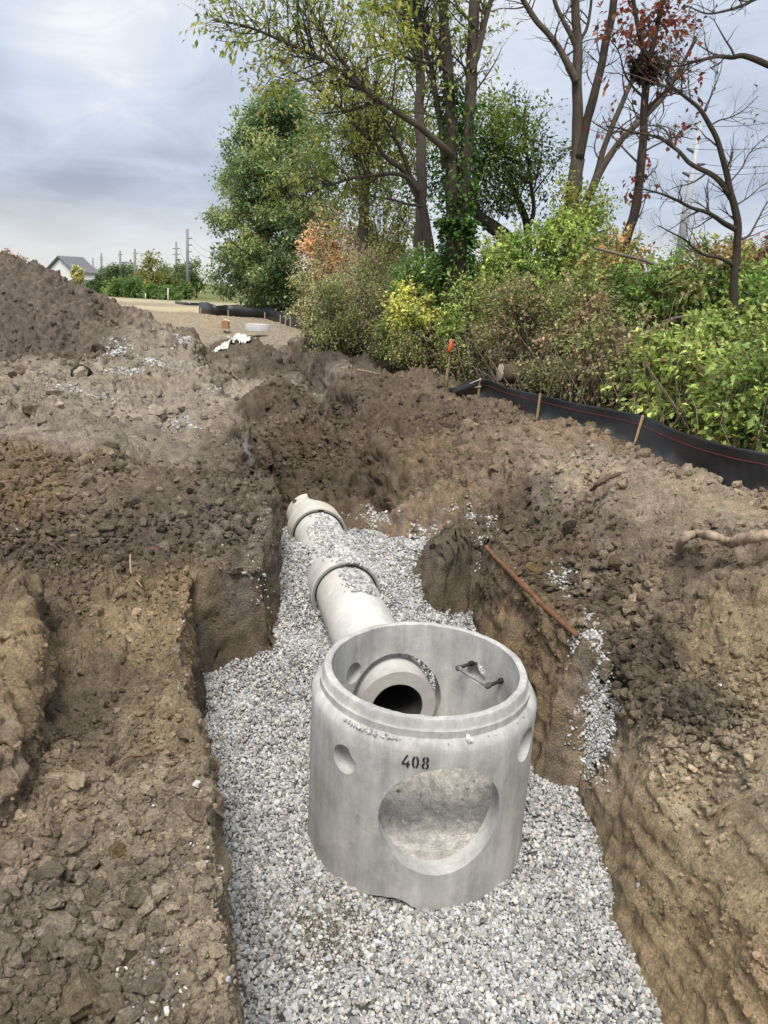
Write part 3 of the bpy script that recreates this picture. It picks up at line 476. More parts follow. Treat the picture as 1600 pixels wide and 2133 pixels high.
# grout floor inside
n_ = 70; gx, gy = np.meshgrid(np.linspace(-.68, .68, n_), np.linspace(-.68, .68, n_)); X = gx.ravel(); Y = gy.ravel(); rr = np.hypot(X, Y); kk = np.where(rr > .643, .643/np.maximum(rr, 1e-6), 1); X = X*kk; Y = Y*kk
pp = np.stack([X, Y, 0*X], 1); rr = np.hypot(X, Y); Z = .335+.06*fbm(pp, .3, 4)+.025*np.abs(fbm(pp, .09, 3, 4.))+.07*sstep(.1, .6, Y)+.04*clodf(X, Y, .07, 4)*(vnoise(pp, .2, 3.) > 0)
Z = np.where(Y < -.2, np.maximum(Z, .285+.05*sstep(.45, .6, rr)), Z)
kc = np.array([.70, .67, .615])*(1+.14*fbm(pp, .2, 3, 9.)+.12*fbm(pp, .04, 2, 3.))[:, None]
ii = np.arange(n_-1)[:, None]*n_; jj = np.arange(n_-1)[None]; Qg = np.stack([ii+jj, ii+jj+1, ii+n_+jj+1, ii+n_+jj], -1).reshape(-1, 4)
ro = np.hypot(gx.ravel(), gy.ravel()); Z = np.where(ro > .668, .1, Z)
go = mesh_np('grout_floor', np.stack([X, Y, Z], 1)+np.array([MC[0], MC[1], MZ]), Qg, M_GROUT, kc, True, mh); go['label'] = 'pale crumbly grout bed'
# step iron: black plastic rung on the right of the inside wall
ST = MB(); sa = math.radians(52); d_ = np.array([math.sin(sa), math.cos(sa), 0]); tq = np.array([math.cos(sa), -math.sin(sa), 0]); zr = aty(982, 1408, MC[1]+.47*RS*math.cos(sa))[2]; c0 = np.array([MC[0], MC[1], zr])
def inw(t, r, z=0): a = math.asin(t/.61); return c0+d_*r*RS+tq*t+np.array([0, 0, z])
for w_ in (-.155, .155):
    ST.tube([inw(w_, .60), inw(w_, .53), inw(w_, .45)], [.015, .014, .015], 10, (.035, .035, .035)); ST.tube([inw(w_, .47), inw(w_, .44)], [.021, .021], 10, (.09, .09, .085)); ST.tube([inw(w_, .60), inw(w_, .565)], [.021, .021], 10, (.02, .02, .02))
ST.tube([inw(-.17, .455), inw(-.1, .45), inw(0, .445), inw(.1, .45), inw(.17, .455)], [.018, .014, .013, .014, .018], 10, (.22, .22, .215))
ST.build('ladder_rung', M_PLASTIC, mh)
# 408 stencil, wrapped on the barrel
def stencil(uc, z, hgt):
    G = {'4': [[(.0, .33), (.36, 1.), (.5, 1.), (.14, .36), (.14, .33)], [(.0, .2), (.46, .2), (.46, .33), (.0, .33)], [(.40, .0), (.56, .0), (.56, .62), (.40, .40)], [(.56, .2), (.66, .2), (.66, .33), (.56, .33)]], }
    def halfring(cx, cy, rx, ry, w, a0, a1, n=14):
        a = np.linspace(a0, a1, n); return [(cx+rx*math.cos(t), cy+ry*math.sin(t)) for t in a]+[(cx+(rx-w)*math.cos(t), cy+(ry-w*.8)*math.sin(t)) for t in a[::-1]]
    R_ = math.radians
    G['0'] = [halfring(.3, .5, .28, .5, .17, R_(-80), R_(80)), halfring(.3, .5, .28, .5, .17, R_(100), R_(260))]
    G['8'] = [halfring(.3, .74, .26, .26, .16, R_(-78), R_(80), 10), halfring(.3, .74, .26, .26, .16, R_(100), R_(258), 10), halfring(.3, .25, .29, .26, .16, R_(-80), R_(78), 10), halfring(.3, .25, .29, .26, .16, R_(102), R_(260), 10)]
    m = MB(); a0 = ang_px(uc, True); x = -1.05
    for ch in '408':
        for poly in G[ch]:
            n = len(poly); pts = []
            for (px_, py_) in poly:
                s = (x+px_)*hgt*.92; a = a0-s/(.74*RS); pts.append((MC[0]+(.737*RS+.0055)*math.sin(a), MC[1]+(.737*RS+.0055)*math.cos(a), MZ+z+(py_-.5)*hgt))
            if ch == '4': m.add(pts, None if n == 4 else [(0, 1, 2), (0, 2, 3), (0, 3, 4)], [(0, 1, 2, 3)] if n == 4 else None)
            else:
                h = n//2; m.add(pts, None, [(k, k+1, n-2-k, n-1-k) for k in range(h-1)])
        x += .76
    o = m.build('stencil_number', mat_std('stencil_paint', base=(.025, .025, .027), attr=False, rough=.8, nscale=90, namt=.5, bump=0), mh, False); return o
stencil(857, 1.085, .085)
# rubble on the shoulder of the barrel
def ring_rubble(n, a0, a1, r0, r1, zz, s0, br=1.):
    a = rng.uniform(a0, a1, n); r = rng.uniform(r0, r1, n); s = rng.lognormal(math.log(s0), .35, n)
    r = r*RS; V, T, K = stones(np.stack([MC[0]+r*np.sin(a), MC[1]+r*np.cos(a), np.full(n, zz)+s*.4], 1), s, stone_cols(n, br), 0, .16, (1.1, .85, .6)); GRAV.add(V, T, None, K)
aL = ang_px(760, True); ring_rubble(90, aL-.28, aL+.28, .69, .722, MZ+1.198, .008, 1.1); ring_rubble(6, aL-1.2, aL+1.2, .69, .722, MZ+1.198, .008); ring_rubble(2, ang_px(968, True)-.02, ang_px(968, True)+.02, .695, .715, MZ+1.2, .019, 1.6); ring_rubble(5, ang_px(1060, True)-.2, ang_px(1060, True)+.3, .69, .715, MZ+1.2, .009); ring_rubble(90, 0, 6.28, .1, .55, MZ+.37, .010)
# gravel showing in the gap round the pipe
n = 260; a = rng.uniform(-.4, math.pi+.4, n); side = norm(np.cross(pd_, [0, 0, 1])); r = rng.uniform(.318, .368, n); tpos = rng.uniform(.25, .55, n)
V, T, K = stones(E0+pd_*tpos[:, None]+side*(r*np.cos(a))[:, None]+np.array([0, 0, 1.])*(r*np.sin(a))[:, None], np.full(n, .02), stone_cols(n), 0); GRAV.add(V, T, None, K)
# gravel lying on the pipe crown
for t0, t1, wd, nn_ in ((7.3, 8.6, .19, 1700), (6.5, 7.45, .12, 520), (8.5, 8.95, .10, 120)):
    y = rng.uniform(t0, t1, nn_); xa = np.interp(y, [E0[1], J1[1], J2[1]], [E0[0], J1[0], J2[0]]); off = rng.normal(size=nn_)*wd*.6+.03
    rr = np.where((y > J1[1]-.05) & (y < J1[1]+.42), .365, .308); off = np.clip(off, -.22, .22); z = -1.015+np.sqrt(rr**2-off**2); s = rng.lognormal(math.log(.017), .25, nn_)
    V, T, K = stones(np.stack([xa+off, y, z+s*.4], 1), s, stone_cols(nn_, 1.05), 0, .16, (1.1, .85, .65)); GRAV.add(V, T, None, K)
go = GRAV.build('gravel', M_STONE, smooth=False); go['kind'] = 'stuff'; go['label'] = 'pale grey crushed limestone gravel bedding the trench floor'
# ------------------------------------------------------------------ concrete pipes
def pipe(a, b, label, bell_at_a=True, stain=.3, bell_len=.42):
    a = np.array(a); b = np.array(b); L = np.linalg.norm(b-a); root = thing('concrete_pipe', a, label, 'pipe', 'concrete drain pipe sections laid in the trench'); ax = (b-a)/L; s_ = norm(np.cross(ax, [0, 0, 1])); up = np.cross(s_, ax)
    def put(prof, name, col):
        V, Qx = revolve(prof, 72); th = np.arctan2(V[:, 1], V[:, 0]); W = a+ax*V[:, 2:3]+s_*V[:, 0:1]+up*V[:, 1:2]
        st = .5+.5*fbm(W*np.array([1, .6, 1]), .25, 3, 4.); rad_ = np.hypot(V[:, 0], V[:, 1])[:, None]; dk = np.where(rad_ < .203, .12, 1.)*np.where((V[:, 2:3] < .005) & (name == 'bell'), .45, 1.)*np.where((V[:, 2:3] < .005) & (name == 'barrel'), .8, 1.); k = dk*np.array(col)*(1-stain*.45*st[:, None]*np.array([.3, .55, .9])); W += (.003*vnoise(W, .1, 2.))[:, None]*up  # shade of the pipe's inside and of the bell's joint face put into the colour
        return mesh_np(name, W, Qx, M_PIPE, k, True, root)
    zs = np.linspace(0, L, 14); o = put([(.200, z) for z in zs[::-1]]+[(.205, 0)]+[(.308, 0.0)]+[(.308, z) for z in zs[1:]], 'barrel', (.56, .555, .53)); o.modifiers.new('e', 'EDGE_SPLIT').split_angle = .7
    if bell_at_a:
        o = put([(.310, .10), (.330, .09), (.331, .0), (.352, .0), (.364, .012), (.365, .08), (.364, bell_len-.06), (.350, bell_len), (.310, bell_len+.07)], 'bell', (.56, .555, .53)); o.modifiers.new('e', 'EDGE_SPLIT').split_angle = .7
    return root
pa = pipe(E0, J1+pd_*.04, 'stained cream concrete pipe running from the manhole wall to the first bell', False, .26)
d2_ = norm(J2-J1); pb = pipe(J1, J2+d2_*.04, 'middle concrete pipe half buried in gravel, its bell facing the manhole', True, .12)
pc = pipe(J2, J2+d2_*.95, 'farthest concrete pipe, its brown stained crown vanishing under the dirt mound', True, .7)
# dark gasket patch on the second joint
gk = MB(); 
for k in range(1):
    th = np.linspace(.0, .22, 5)-.05; s_ = norm(np.cross(d2_, [0, 0, 1])); V = []
    for t in th:
        for r_ in (.312, .352): V.append(J2-d2_*.003+s_*r_*math.sin(t)+np.array([0, 0, 1])*r_*math.cos(t))
    gk.add(V, None, [(2*i_, 2*i_+2, 2*i_+3, 2*i_+1) for i_ in range(4)], (.02, .02, .02))
gk.build('gasket', M_PLASTIC, pc)
# ------------------------------------------------------------------ near silt fence
def catmull(pts, n=8):
    p = np.asarray(pts, float); q = np.vstack([2*p[0]-p[1], p, 2*p[-1]-p[-2]]); out = []
    for i in range(1, len(q)-2):
        t = np.linspace(0, 1, n, endpoint=False)[:, None]; a, b, c, d_ = q[i-1:i+3]
        out.append(.5*(2*b+(c-a)*t+(2*a-5*b+4*c-d_)*t*t+(3*b-a-3*c+d_)*t**3))
    return np.vstack(out+[p[-1:]])
def gz(x, y): return float(ground([x], [y])[0][0])
fence = thing('silt_fence', at(1320, 930), 'black fabric silt fence with red stitch line on wooden stakes along the right bank', 'silt fence')
stk = [(1128, 819, 1121, 873, 13.0), (1342, 864, 1321, 937, 10.8), (1003, 787, 998, 836, 14.9), (1690, 960, 1650, 1040, 8.0), (1900, 1010, 1850, 1120, 6.8)]
base_px = [(952, 812), (998, 834), (1060, 850), (1121, 873), (1180, 887), (1250, 908), (1321, 938), (1380, 964), (1450, 992), (1520, 1014), (1600, 1030), (1700, 1050), (1850, 1120)]
top_px = [(948, 806), (1003, 788), (1060, 808), (1128, 822), (1185, 836), (1260, 850), (1343, 866), (1400, 892), (1450, 908), (1520, 929), (1600, 944), (1690, 965), (1900, 1020)]
Bp = catmull([at(*p) for p in base_px], 10); Tp = []
for (u, v), bp in zip(top_px, base_px): 
    yy = at(*bp)[1]; Tp.append(aty(u, v, yy-.02))
Tp = catmull(Tp, 10); nB = len(Bp); nz_ = 14; V = []
for i_ in range(nB):
    b = Bp[i_]; t = Tp[i_]; g0 = b[2]-.12
    for k in range(nz_):
        f = k/(nz_-1); p = b+(t-b)*f; 
        if k == 0: p = np.array([b[0], b[1], g0])
        dirn = norm(np.array([-.75, -.65, 0])); ph = i_*.63
        p = p+dirn*(.02*math.sin(f*math.pi)*math.sin(i_*.33)+.008*math.sin(ph*3.1+f*3)*math.sin(f*3.14)+.06*(1-f)**3)
        V.append(p)
V = np.array(V); ii = np.arange(nB-1)[:, None]*nz_; jj = np.arange(nz_-1)[None]; Qf = np.stack([ii+jj, ii+nz_+jj, ii+nz_+jj+1, ii+jj+1], -1).reshape(-1, 4)
f_ = np.tile(np.linspace(0, 1, nz_), nB); dust = np.clip(.75-f_*2.2+.5*fbm(V, .5, 3), 0, 1)[:, None]  # pale foot: dust, and the fabric's sheen put into the colour
kf = np.array([.016, .017, .02])*(1-dust)+np.array([.15, .145, .14])*dust*.8
fo = mesh_np('fabric', V, Qf, M_FABRIC, kf, True, fence); solidify(fo, .004)
line = MB(); VV = V.reshape(nB, nz_, 3); line.tube((VV[10:, 9]*.6+VV[10:, 10]*.4)+np.array([-.006, -.006, 0]), .0035, 5, (.24, .04, .045)); line.build('stitch_line', M_PAINT, fence)
for (u1, v1, u2, v2, yy) in stk:
    b = at(u2, v2); t = aty(u1, v1, b[1]-.03); m = MB(); ax = norm(t-b); b = b-ax*.25+np.array([-.03, -.05, 0]); t = t+np.array([-.03, -.05, 0])
    s_ = norm(np.cross(ax, [.6, -.8, 0])); w_ = np.cross(s_, ax); Mx = np.stack([s_, w_, ax], 1); m.box((b+t)/2, (.022, .036, np.linalg.norm(t-b)), Mx, (.40, .29, .16)); m.build('stake', M_WOOD, fence, False)
# folded loose end
m = MB(); a = aty(1002, 790, 14.9); b = at(935, 812); c = at(990, 828)
for off, cc in ((0, (.018, .018, .02)), (.05, (.02, .02, .022))):
    pts = [a+np.array([0, -.03-off, -off]), b+np.array([.0, off*2, .03]), at(945, 818), c+np.array([0, -.05, -.1])]; m.add(pts, None, [(0, 1, 2, 3)], cc)
o = m.build('folded_flap', M_FABRIC, fence, False); solidify(o, .006)
m = MB(); m.tube([aty(1002, 790, 14.8), (aty(1002, 790, 14.8)+at(938, 811))/2+np.array([0, 0, -.03]), at(935, 811)+np.array([0, 0, .03])], .014, 6, (.5, .48, .45)); m.tube([aty(1002, 805, 14.75), at(955, 815)+np.array([0, 0, .03])], .012, 6, (.45, .43, .4)); m.build('hem', M_CLOTH, fence)
# survey stake with ribbon, spare stake
b = at(932, 808); t = aty(938, 706, b[1]); sv = thing('survey_stake', b, 'thin survey lath with an orange ribbon in front of the ivy trunk', 'survey stake'); m = MB(); m.tube([b-[0, 0, .2], (b+t)/2, t], .014, 6, (.33, .24, .17)); m.build('lath', M_WOOD, sv); m = MB(); c = aty(939, 722, b[1]-.03)
m.tube([c+[0, 0, .13], c+[.01, 0, .05], c+[-.02, -.01, -.05], c+[-.03, 0, -.16]], [.02, .035, .04, .02], 7, (.75, .09, .04)); m.build('ribbon', M_PAINT, sv)
b = at(929, 804); t = aty(931, 767, b[1]); m = MB(); ax = t-b; m.box((b+t)/2-ax*.15, (.045, .035, np.linalg.norm(ax)*1.3), None, (.40, .29, .17)); o = m.build('wooden_stake', M_WOOD, None, False); tag(o, 'short plain wooden stake at the folded end of the silt fence', 'stake')
# ------------------------------------------------------------------ roots, sticks, rod
def stick(name, px, rad, col, label, cat, lift=.0, mat=None, sides=7, n=8, follow=True):
    pts = []
    for (u, v, dz) in px:
        p = hit(u, v); p = at(u, v, p[2]+dz); pts.append(p)
    pts = catmull(pts, n); pts[:, 2] += lift+.015; gq = ground(pts[:, 0], pts[:, 1])[0]; pts[1:-1, 2] = np.maximum(pts[1:-1, 2], gq[1:-1]+max(rad)*.3); pts += .006*rng.normal(size=pts.shape)*min(1, max(rad)*20)
    r = np.interp(np.linspace(0, 1, len(pts)), np.linspace(0, 1, len(rad)), rad); r = r*(1+.08*rng.normal(size=len(r))); m = MB(); base = pts[0].copy(); m.tube(pts-base, r, sides, col); o = m.build(name, mat or M_BARK); o.location = Vector(base); return tag(o, label, cat)
RC = (.20, .145, .10)
stick('root', [(1408, 1155, .02), (1425, 1132, .12), (1450, 1122, .20), (1485, 1128, .17), (1515, 1142, .08), (1545, 1136, .12), (1610, 1125, .14), (1680, 1115, .05)], [.036, .035, .034, .034, .04, .043, .043], (.42, .33, .24), 'thick curved bare root arching over the right bank', 'root', .03, sides=10)
stick('root', [(160, 752, .05), (200, 750, .06), (240, 757, .05), (290, 768, .02)], [.05, .05, .045, .03], (.17, .12, .085), 'long grey root lying at the foot of the spoil heap', 'root', .04)
stick('root', [(1230, 1030, .05), (1255, 1010, .1), (1290, 995, .06)], [.02, .03, .02], (.14, .10, .07), 'dark broken root stub on the right bank below the fence', 'root', .03)
stick('root', [(272, 1170, .02), (275, 1210, .04), (298, 1240, .02)], [.008, .009, .006], (.4, .3, .2), 'thin pale rootlet hanging on the left ledge below the clay pipe', 'rootlet', .06)
stick('root', [(245, 1625, .0), (262, 1597, .04), (308, 1592, .02)], [.007, .007, .005], (.26, .17, .12), 'bent brown rootlet lying in the middle of the left ledge', 'rootlet', .045)
stick('root', [(1330, 1660, 0), (1350, 1620, .03), (1358, 1600, .03)], [.005, .006, .004], (.3, .23, .15), 'short rootlet hanging on the smooth right wall', 'rootlet', .02)
stick('root', [(1475, 1710, 0), (1510, 1690, .03), (1590, 1655, .03)], [.006, .006, .005], (.35, .27, .18), 'long pale rootlet crossing the smooth right wall', 'rootlet', .02)
stick('root', [(1335, 1160, 0), (1338, 1190, .02), (1330, 1220, 0)], [.008, .008, .005], (.28, .21, .15), 'short rootlet dangling over the right ledge', 'rootlet', .02)
stick('stick', [(455, 765, .05), (480, 780, .05), (495, 792, .03)], [.03, .03, .02], (.3, .22, .14), 'pale straight stick on the far left side of the trench', 'stick', .03)
stick('stick', [(710, 770, .05), (750, 775, .08), (790, 783, .03)], [.03, .03, .015], (.33, .26, .17), 'pale bare stick lying on the dirt before the bushes', 'stick', .03)
stick('branch', [(775, 712, .25), (800, 720, .2), (835, 727, .25), (858, 742, .05)], [.12, .12, .09, .05], (.17, .15, .12), 'broken grey log lying at the foot of the yellow bush', 'log', .05, sides=10)
stick('branch', [(765, 740, .05), (785, 736, .15), (808, 733, .1)], [.035, .035, .02], (.42, .33, .22), 'peeled pale branch below the broken grey log', 'branch', .05)
stick('branch', [(900, 760, .2), (860, 735, .35), (835, 712, .2)], [.02, .02, .012], (.38, .3, .21), 'bent pale branch beside the ivy trunk foot', 'branch', .03)
stick('stick', [(1150, 860, .0), (1165, 872, .05), (1195, 878, .02)], [.02, .02, .012], (.3, .24, .18), 'twig at the foot of the silt fence between two stakes', 'stick', .02)
stick('stick', [(1348, 935, .0), (1352, 915, .12), (1365, 905, .2)], [.03, .02, .01], (.26, .21, .16), 'upright broken root by the silt fence stake', 'root', .02)
stick('rusty_rod', [(1010, 1150, .06), (1035, 1177, .06), (1060, 1202, .06), (1095, 1240, .06), (1130, 1275, .06), (1165, 1308, .06), (1200, 1340, .06)], [.024, .024, .024, .024], (.16, .08, .04), 'long rusty steel rod lying along the edge of the right ledge', 'rod', .05, M_RUST)
lg = thing('cut_log', at(1045, 800), 'sawn log with pale end grain lying behind the silt fence', 'log'); c = aty(1042, 776, 15.6); m = MB(); ax = norm([1, .25, -.1]); m.tube([c, c+ax*.35, c+ax*.95], [.19, .2, .17], 16, (.12, .09, .065)); m.build('bark', M_BARK, lg); m = MB(); m.tube([c-ax*.012, c-ax*.002], [.175, .185], 16, (.42, .37, .30)); m.build('end_grain', M_WOOD, lg)
# broken red clay pipe in the left cut
c = at(318, 1150, -.35); z = gz(c[0], c[1]); c = at(318, 1152, z)+np.array([.01, -.02, .02]); cp = thing('clay_pipe', c, 'broken red clay drain tile end poking from the left cut face', 'drain tile'); ax = norm([.15, -1, .1]); m = MB(); V, Qx = revolve([(.052, .0), (.066, .0), (.066, .12), (.052, .12)], 28); s_ = norm(np.cross(ax, [0, 0, 1])); up = np.cross(s_, ax)
W = c-ax*.02+ax*V[:, 2:3]+s_*V[:, :1]+up*V[:, 1:2]; m.add(W, None, Qx, (.30, .07, .035)); m.build('tile', M_PIPE, cp); m = MB(); m.tube([c+ax*.02, c+ax*.05], [.05, .05], 20, (.01, .008, .006)); m.build('bore_shade', M_SOIL, cp)  # near-black plug inside the tile, shade of the hollow put into its colour
# ------------------------------------------------------------------ things at the far end
b = at(536, 689); rg = thing('concrete_ring', b, 'low round concrete manhole ring standing on the ground beyond the trench', 'concrete ring'); V, Qx = revolve([(.42, 0), (.56, 0), (.575, .02), (.575, .27), (.56, .3), (.42, .3)], 48); o = mesh_np('ring', V+b+[0, 0, -.02], Qx, M_CONC, np.full((len(V), 3), .5), True, rg); o.modifiers.new('e', 'EDGE_SPLIT').split_angle = .6; m = MB(); m.tube([b+[0, 0, .296], b+[0, 0, .306]], [.50, .50], 40, (.6, .6, .58)); m.build('lid', M_CONC, rg, False)
b = at(470, 684); bx = thing('cardboard_box', b, 'brown box with a pale open flap left of the concrete ring', 'box'); m = MB(); m.box(b+[0, 0, .16], (.33, .3, .34), None, (.34, .19, .09)); m.build('carton', M_PAINT, bx, False); m = MB(); Mr = np.array(Matrix.Rotation(.35, 3, 'Y')); m.box(b+[.06, -.02, .39], (.3, .3, .02), Mr, (.65, .55, .4)); m.build('flap', M_PAINT, bx, False)
b = at(518, 701, -.2); z = gz(b[0], b[1]); b = at(518, 701, z+.1); m = MB(); m.box([0, 0, 0], (.95, .2, .06), np.array(Matrix.Rotation(-.1, 3, 'Y')), (.45, .42, .37)); o = m.build('board', M_WOOD, None, False); o.location = Vector(b); tag(o, 'pale plank lying in front of the concrete ring', 'plank')
# crumpled sheet
c = at(490, 722, -.2); z = gz(c[0], c[1]); n_ = 46; gx, gy = np.meshgrid(np.linspace(-1, 1, n_), np.linspace(-1, 1, n_)); X = gx.ravel(); Y = gy.ravel(); an = np.arctan2(Y, X); rr = np.hypot(X, Y)/np.maximum(np.abs(np.cos(an)), np.abs(np.sin(an))).clip(.5)**-1; sc_ = .55+.38*np.cos(3*an+.4)+.12*np.cos(5*an)
Wx = X*sc_*.6; Wy = Y*sc_*1.15; zz = ground(c[0]+Wx, c[1]+Wy)[0]; pw = np.stack([Wx, Wy, 0*X], 1); hz = .04+.09*np.abs(fbm(pw, .3, 3))+.05*np.exp(-(Wx**2+Wy**2)/.2)
ii = np.arange(n_-1)[:, None]*n_; jj = np.arange(n_-1)[None]; Qg = np.stack([ii+jj, ii+jj+1, ii+n_+jj+1, ii+n_+jj], -1).reshape(-1, 4)
o = mesh_np('plastic_sheet', np.stack([Wx, Wy, zz-z+hz], 1), Qg, M_CLOTH, np.full((len(X), 3), (.68, .67, .62)), True); o.location = Vector((c[0], c[1], z)); solidify(o, .01); tag(o, 'crumpled white plastic sheet lying in the far end of the trench', 'sheet')
# far fence, left of it
ff = thing('silt_fence', at(500, 672), 'low black silt fence under the big green tree at the far end', 'silt fence'); pts = [(415, 662), (440, 668), (476, 669), (510, 671), (552, 674), (585, 680), (612, 685), (650, 692)]; tp_ = [(417, 655), (440, 658), (474, 658), (500, 662), (520, 660), (549, 661), (585, 668), (612, 672), (650, 678)]
Bq = catmull([at(*p) for p in pts], 6); Bq[:, 2] = np.maximum(0, ground(Bq[:, 0], Bq[:, 1])[0]+.05); Tq = Bq+np.array([0, 0, .56])+np.array([0, 0, .06])*np.sin(np.arange(len(Bq))*.55)[:, None]; Bq[:, 2] -= .1; V = np.stack([Bq, (Bq+Tq)/2, Tq], 1).reshape(-1, 3); ii = np.arange(len(Bq)-1)[:, None]*3; jj = np.arange(2)[None]; o = mesh_np('fabric', V, np.stack([ii+jj, ii+3+jj, ii+4+jj, ii+1+jj], -1).reshape(-1, 4), M_FABRIC, np.full((len(V), 3), .016), True, ff); solidify(o, .01)
for (u, v) in ((476, 671), (419, 664), (552, 676), (584, 684), (595, 686), (605, 688)):
    b = at(u, v); m = MB(); m.box(b+[0, -.05, .3], (.05, .05, .72), None, (.34, .30, .26)); m.build('stake', M_WOOD, ff, False)
f2 = at(385, 637); m = MB(); Bq = catmull([at(365, 633), at(385, 636), at(405, 637), at(432, 637)], 5); V = np.stack([Bq-[0, 0, .1], Bq+[0, 0, .28]], 1).reshape(-1, 3); m.add(V, None, [(2*k, 2*k+2, 2*k+3, 2*k+1) for k in range(len(Bq)-1)], (.016, .016, .018)); o = m.build('silt_fence', M_FABRIC); solidify(o, .02); tag(o, 'distant black silt fence strip across the tan field', 'silt fence')
for (u, v, v2, lab) in ((303, 622, 611, 'short pale marker post before the hedge'), (350, 628, 600, 'tall thin marker post at the right end of the hedge')):
    b = at(u, v); t = aty(u, v2, b[1]); m = MB(); m.tube([[0, 0, -.2], t-b], .07, 6, (.6, .58, .5)); o = m.build('marker_post', M_WOOD); o.location = Vector(b); tag(o, lab, 'post')
# ------------------------------------------------------------------ trees and shrubs
def unit(n):
    v = rng.normal(size=(n, 3)); return v/np.linalg.norm(v, axis=1)[:, None]
def leaves(P_, D, S, K, wid=.5, droop=.35, fold=.25):
    """one folded pointed leaf at each P_ growing along D"""
    n = len(P_)
    D = D+np.array([0, 0, -droop])+.5*unit(n); D /= np.linalg.norm(D, axis=1)[:, None]
    up = unit(n)*.75+np.array([0, 0, 1.]); W = np.cross(D, up); W /= np.linalg.norm(W, axis=1)[:, None]+1e-9; Nn = np.cross(W, D)
    S = np.asarray(S)[:, None]; w = S*wid*.5
    V = np.stack([P_, P_+D*S*.45+W*w+Nn*S*fold*.3, P_+D*S-Nn*S*.1, P_+D*S*.45-W*w+Nn*S*fold*.3], 1)
    b = np.arange(n)[:, None]*4; T = np.concatenate([b+np.array([[0, 1, 2]]), b+np.array([[0, 2, 3]])], 0)
    return V.reshape(-1, 3), T, np.repeat(K, 4, 0)
class Plant:
    def __init__(s, name, loc, label, cat, group=None): s.r = thing(name, loc, label, cat, group); s.wood = MB(); s.twig = MB(); s.lp = []; s.ld = []; s.tips = []; s.gain = (1.9 if 'bright' in name else 2.3) if cat == 'shrub' else 1.35
    def limb(s, px=None, y=20., r0=.2, r1=.1, pts=None, yv=0., sides=9, col=(.10, .085, .068), jit=.012, n=7, main=True):
        if pts is None:
            pts = [aty(u, v, y+(yv*k/max(len(px)-1, 1))) for k, (u, v) in enumerate(px)]
        p = catmull(pts, n) if len(pts) > 2 else np.linspace(pts[0], pts[-1], n)
        L_ = np.linalg.norm(p[-1]-p[0]); q = z0(p[:, 0], p[:, 2]); q[:, 2] = p[:, 1]
        p = p+jit*L_*.35*np.stack([vnoise(p, .5, 3.), vnoise(p, .5, 9.), .3*vnoise(p, .5, 5.)], 1)
        r = r0+(r1-r0)*np.linspace(0, 1, len(p))**.85; r = r*(1+.06*vnoise(p, .3, 6.))
        (s.wood if main else s.twig).tube(p, r, sides, np.array(col)*(1+.12*vnoise(p, .4, 2.).mean())); return p, r
    def sprout(s, p, r, n, ln, lev, t0=.25, t1=1., up=.35, ang=(35, 75), sides=4, col=(.09, .075, .06), leafn=0, bias=None, wig=.22, taper=.25, rmul=.5, tipleaf=True):
        """n side branches along a limb, recursing; leaves go on the last level"""
        L_ = len(p)
        for k in range(n):
            t = rng.uniform(t0, t1); i_ = min(int(t*(L_-1)), L_-2); b = p[i_]+(p[i_+1]-p[i_])*rng.random(); tan = norm(p[i_+1]-p[i_])
            a = math.radians(rng.uniform(*ang)); o_ = unit(1)[0]; o_ = norm(o_-tan*(o_@tan)); d_ = tan*math.cos(a)+o_*math.sin(a)+np.array([0, 0, up])
            if bias is not None: d_ = d_+np.array(bias)
            d_ = norm(d_); l = ln*rng.uniform(.55, 1.15)*(1.15-.5*t); rr = min(r[i_]*rmul, .018*l**.9+.004); m = 5+lev; q = [b]; dd = d_
            for j in range(m):
                dd = norm(dd+wig*unit(1)[0]+np.array([0, 0, .04])); q.append(q[-1]+dd*l/m)
            q = np.array(q); rad = rr*(1-np.linspace(0, 1, m+1)*(1-taper)); s.twig.tube(q, rad, sides if lev > 0 else 3, col, False)
            if lev > 0: s.sprout(q, rad, max(3, int(n*.55)) if lev > 1 else rng.integers(4, 7), ln*.5, lev-1, .2, 1., up*.6, ang, 3, col, leafn, None, wig, taper, .6)
            else: s.tips.append(q)
            if lev <= 0 and leafn:
                nn_ = rng.poisson(leafn)
                if nn_: f = rng.random(nn_)*.8+.2; x = f*m; i2 = np.minimum(x.astype(int), m-1); s.lp.append(q[i2]+(q[i2+1]-q[i2])*(x-i2)[:, None]); s.ld.append(np.repeat(dd[None], nn_, 0)+.8*unit(nn_))
    def blob(s, c, rad, n, clump=.35, sub=14, shell=.55, keep=None):
        """leaf clusters through an uneven ellipsoid volume"""
        c = np.asarray(c, float); rad = np.asarray(rad, float); m = max(6, n//sub); u = unit(m)*(rng.random(m)**(1/(1+2*shell)))[:, None]
        u = u*(1+.28*vnoise(u*rad+c, .55*rad.mean(), 3.))[:, None]; ctr = c+u*rad; out = u/np.maximum(np.linalg.norm(u, axis=1), .05)[:, None]
        if keep is not None: k_ = keep(ctr); ctr, out = ctr[k_], out[k_]
        sz = clump*rng.lognormal(0, .35, len(ctr)); cnt = rng.poisson(sub*(sz/clump)**2, len(ctr)); idx = np.repeat(np.arange(len(ctr)), cnt)
        P_ = ctr[idx]+rng.normal(size=(len(idx), 3))*sz[idx][:, None]*np.array([.6, .6, .42]); s.lp.append(P_); s.ld.append(out[idx]+.9*unit(len(idx))+np.array([0, 0, .15])); return ctr
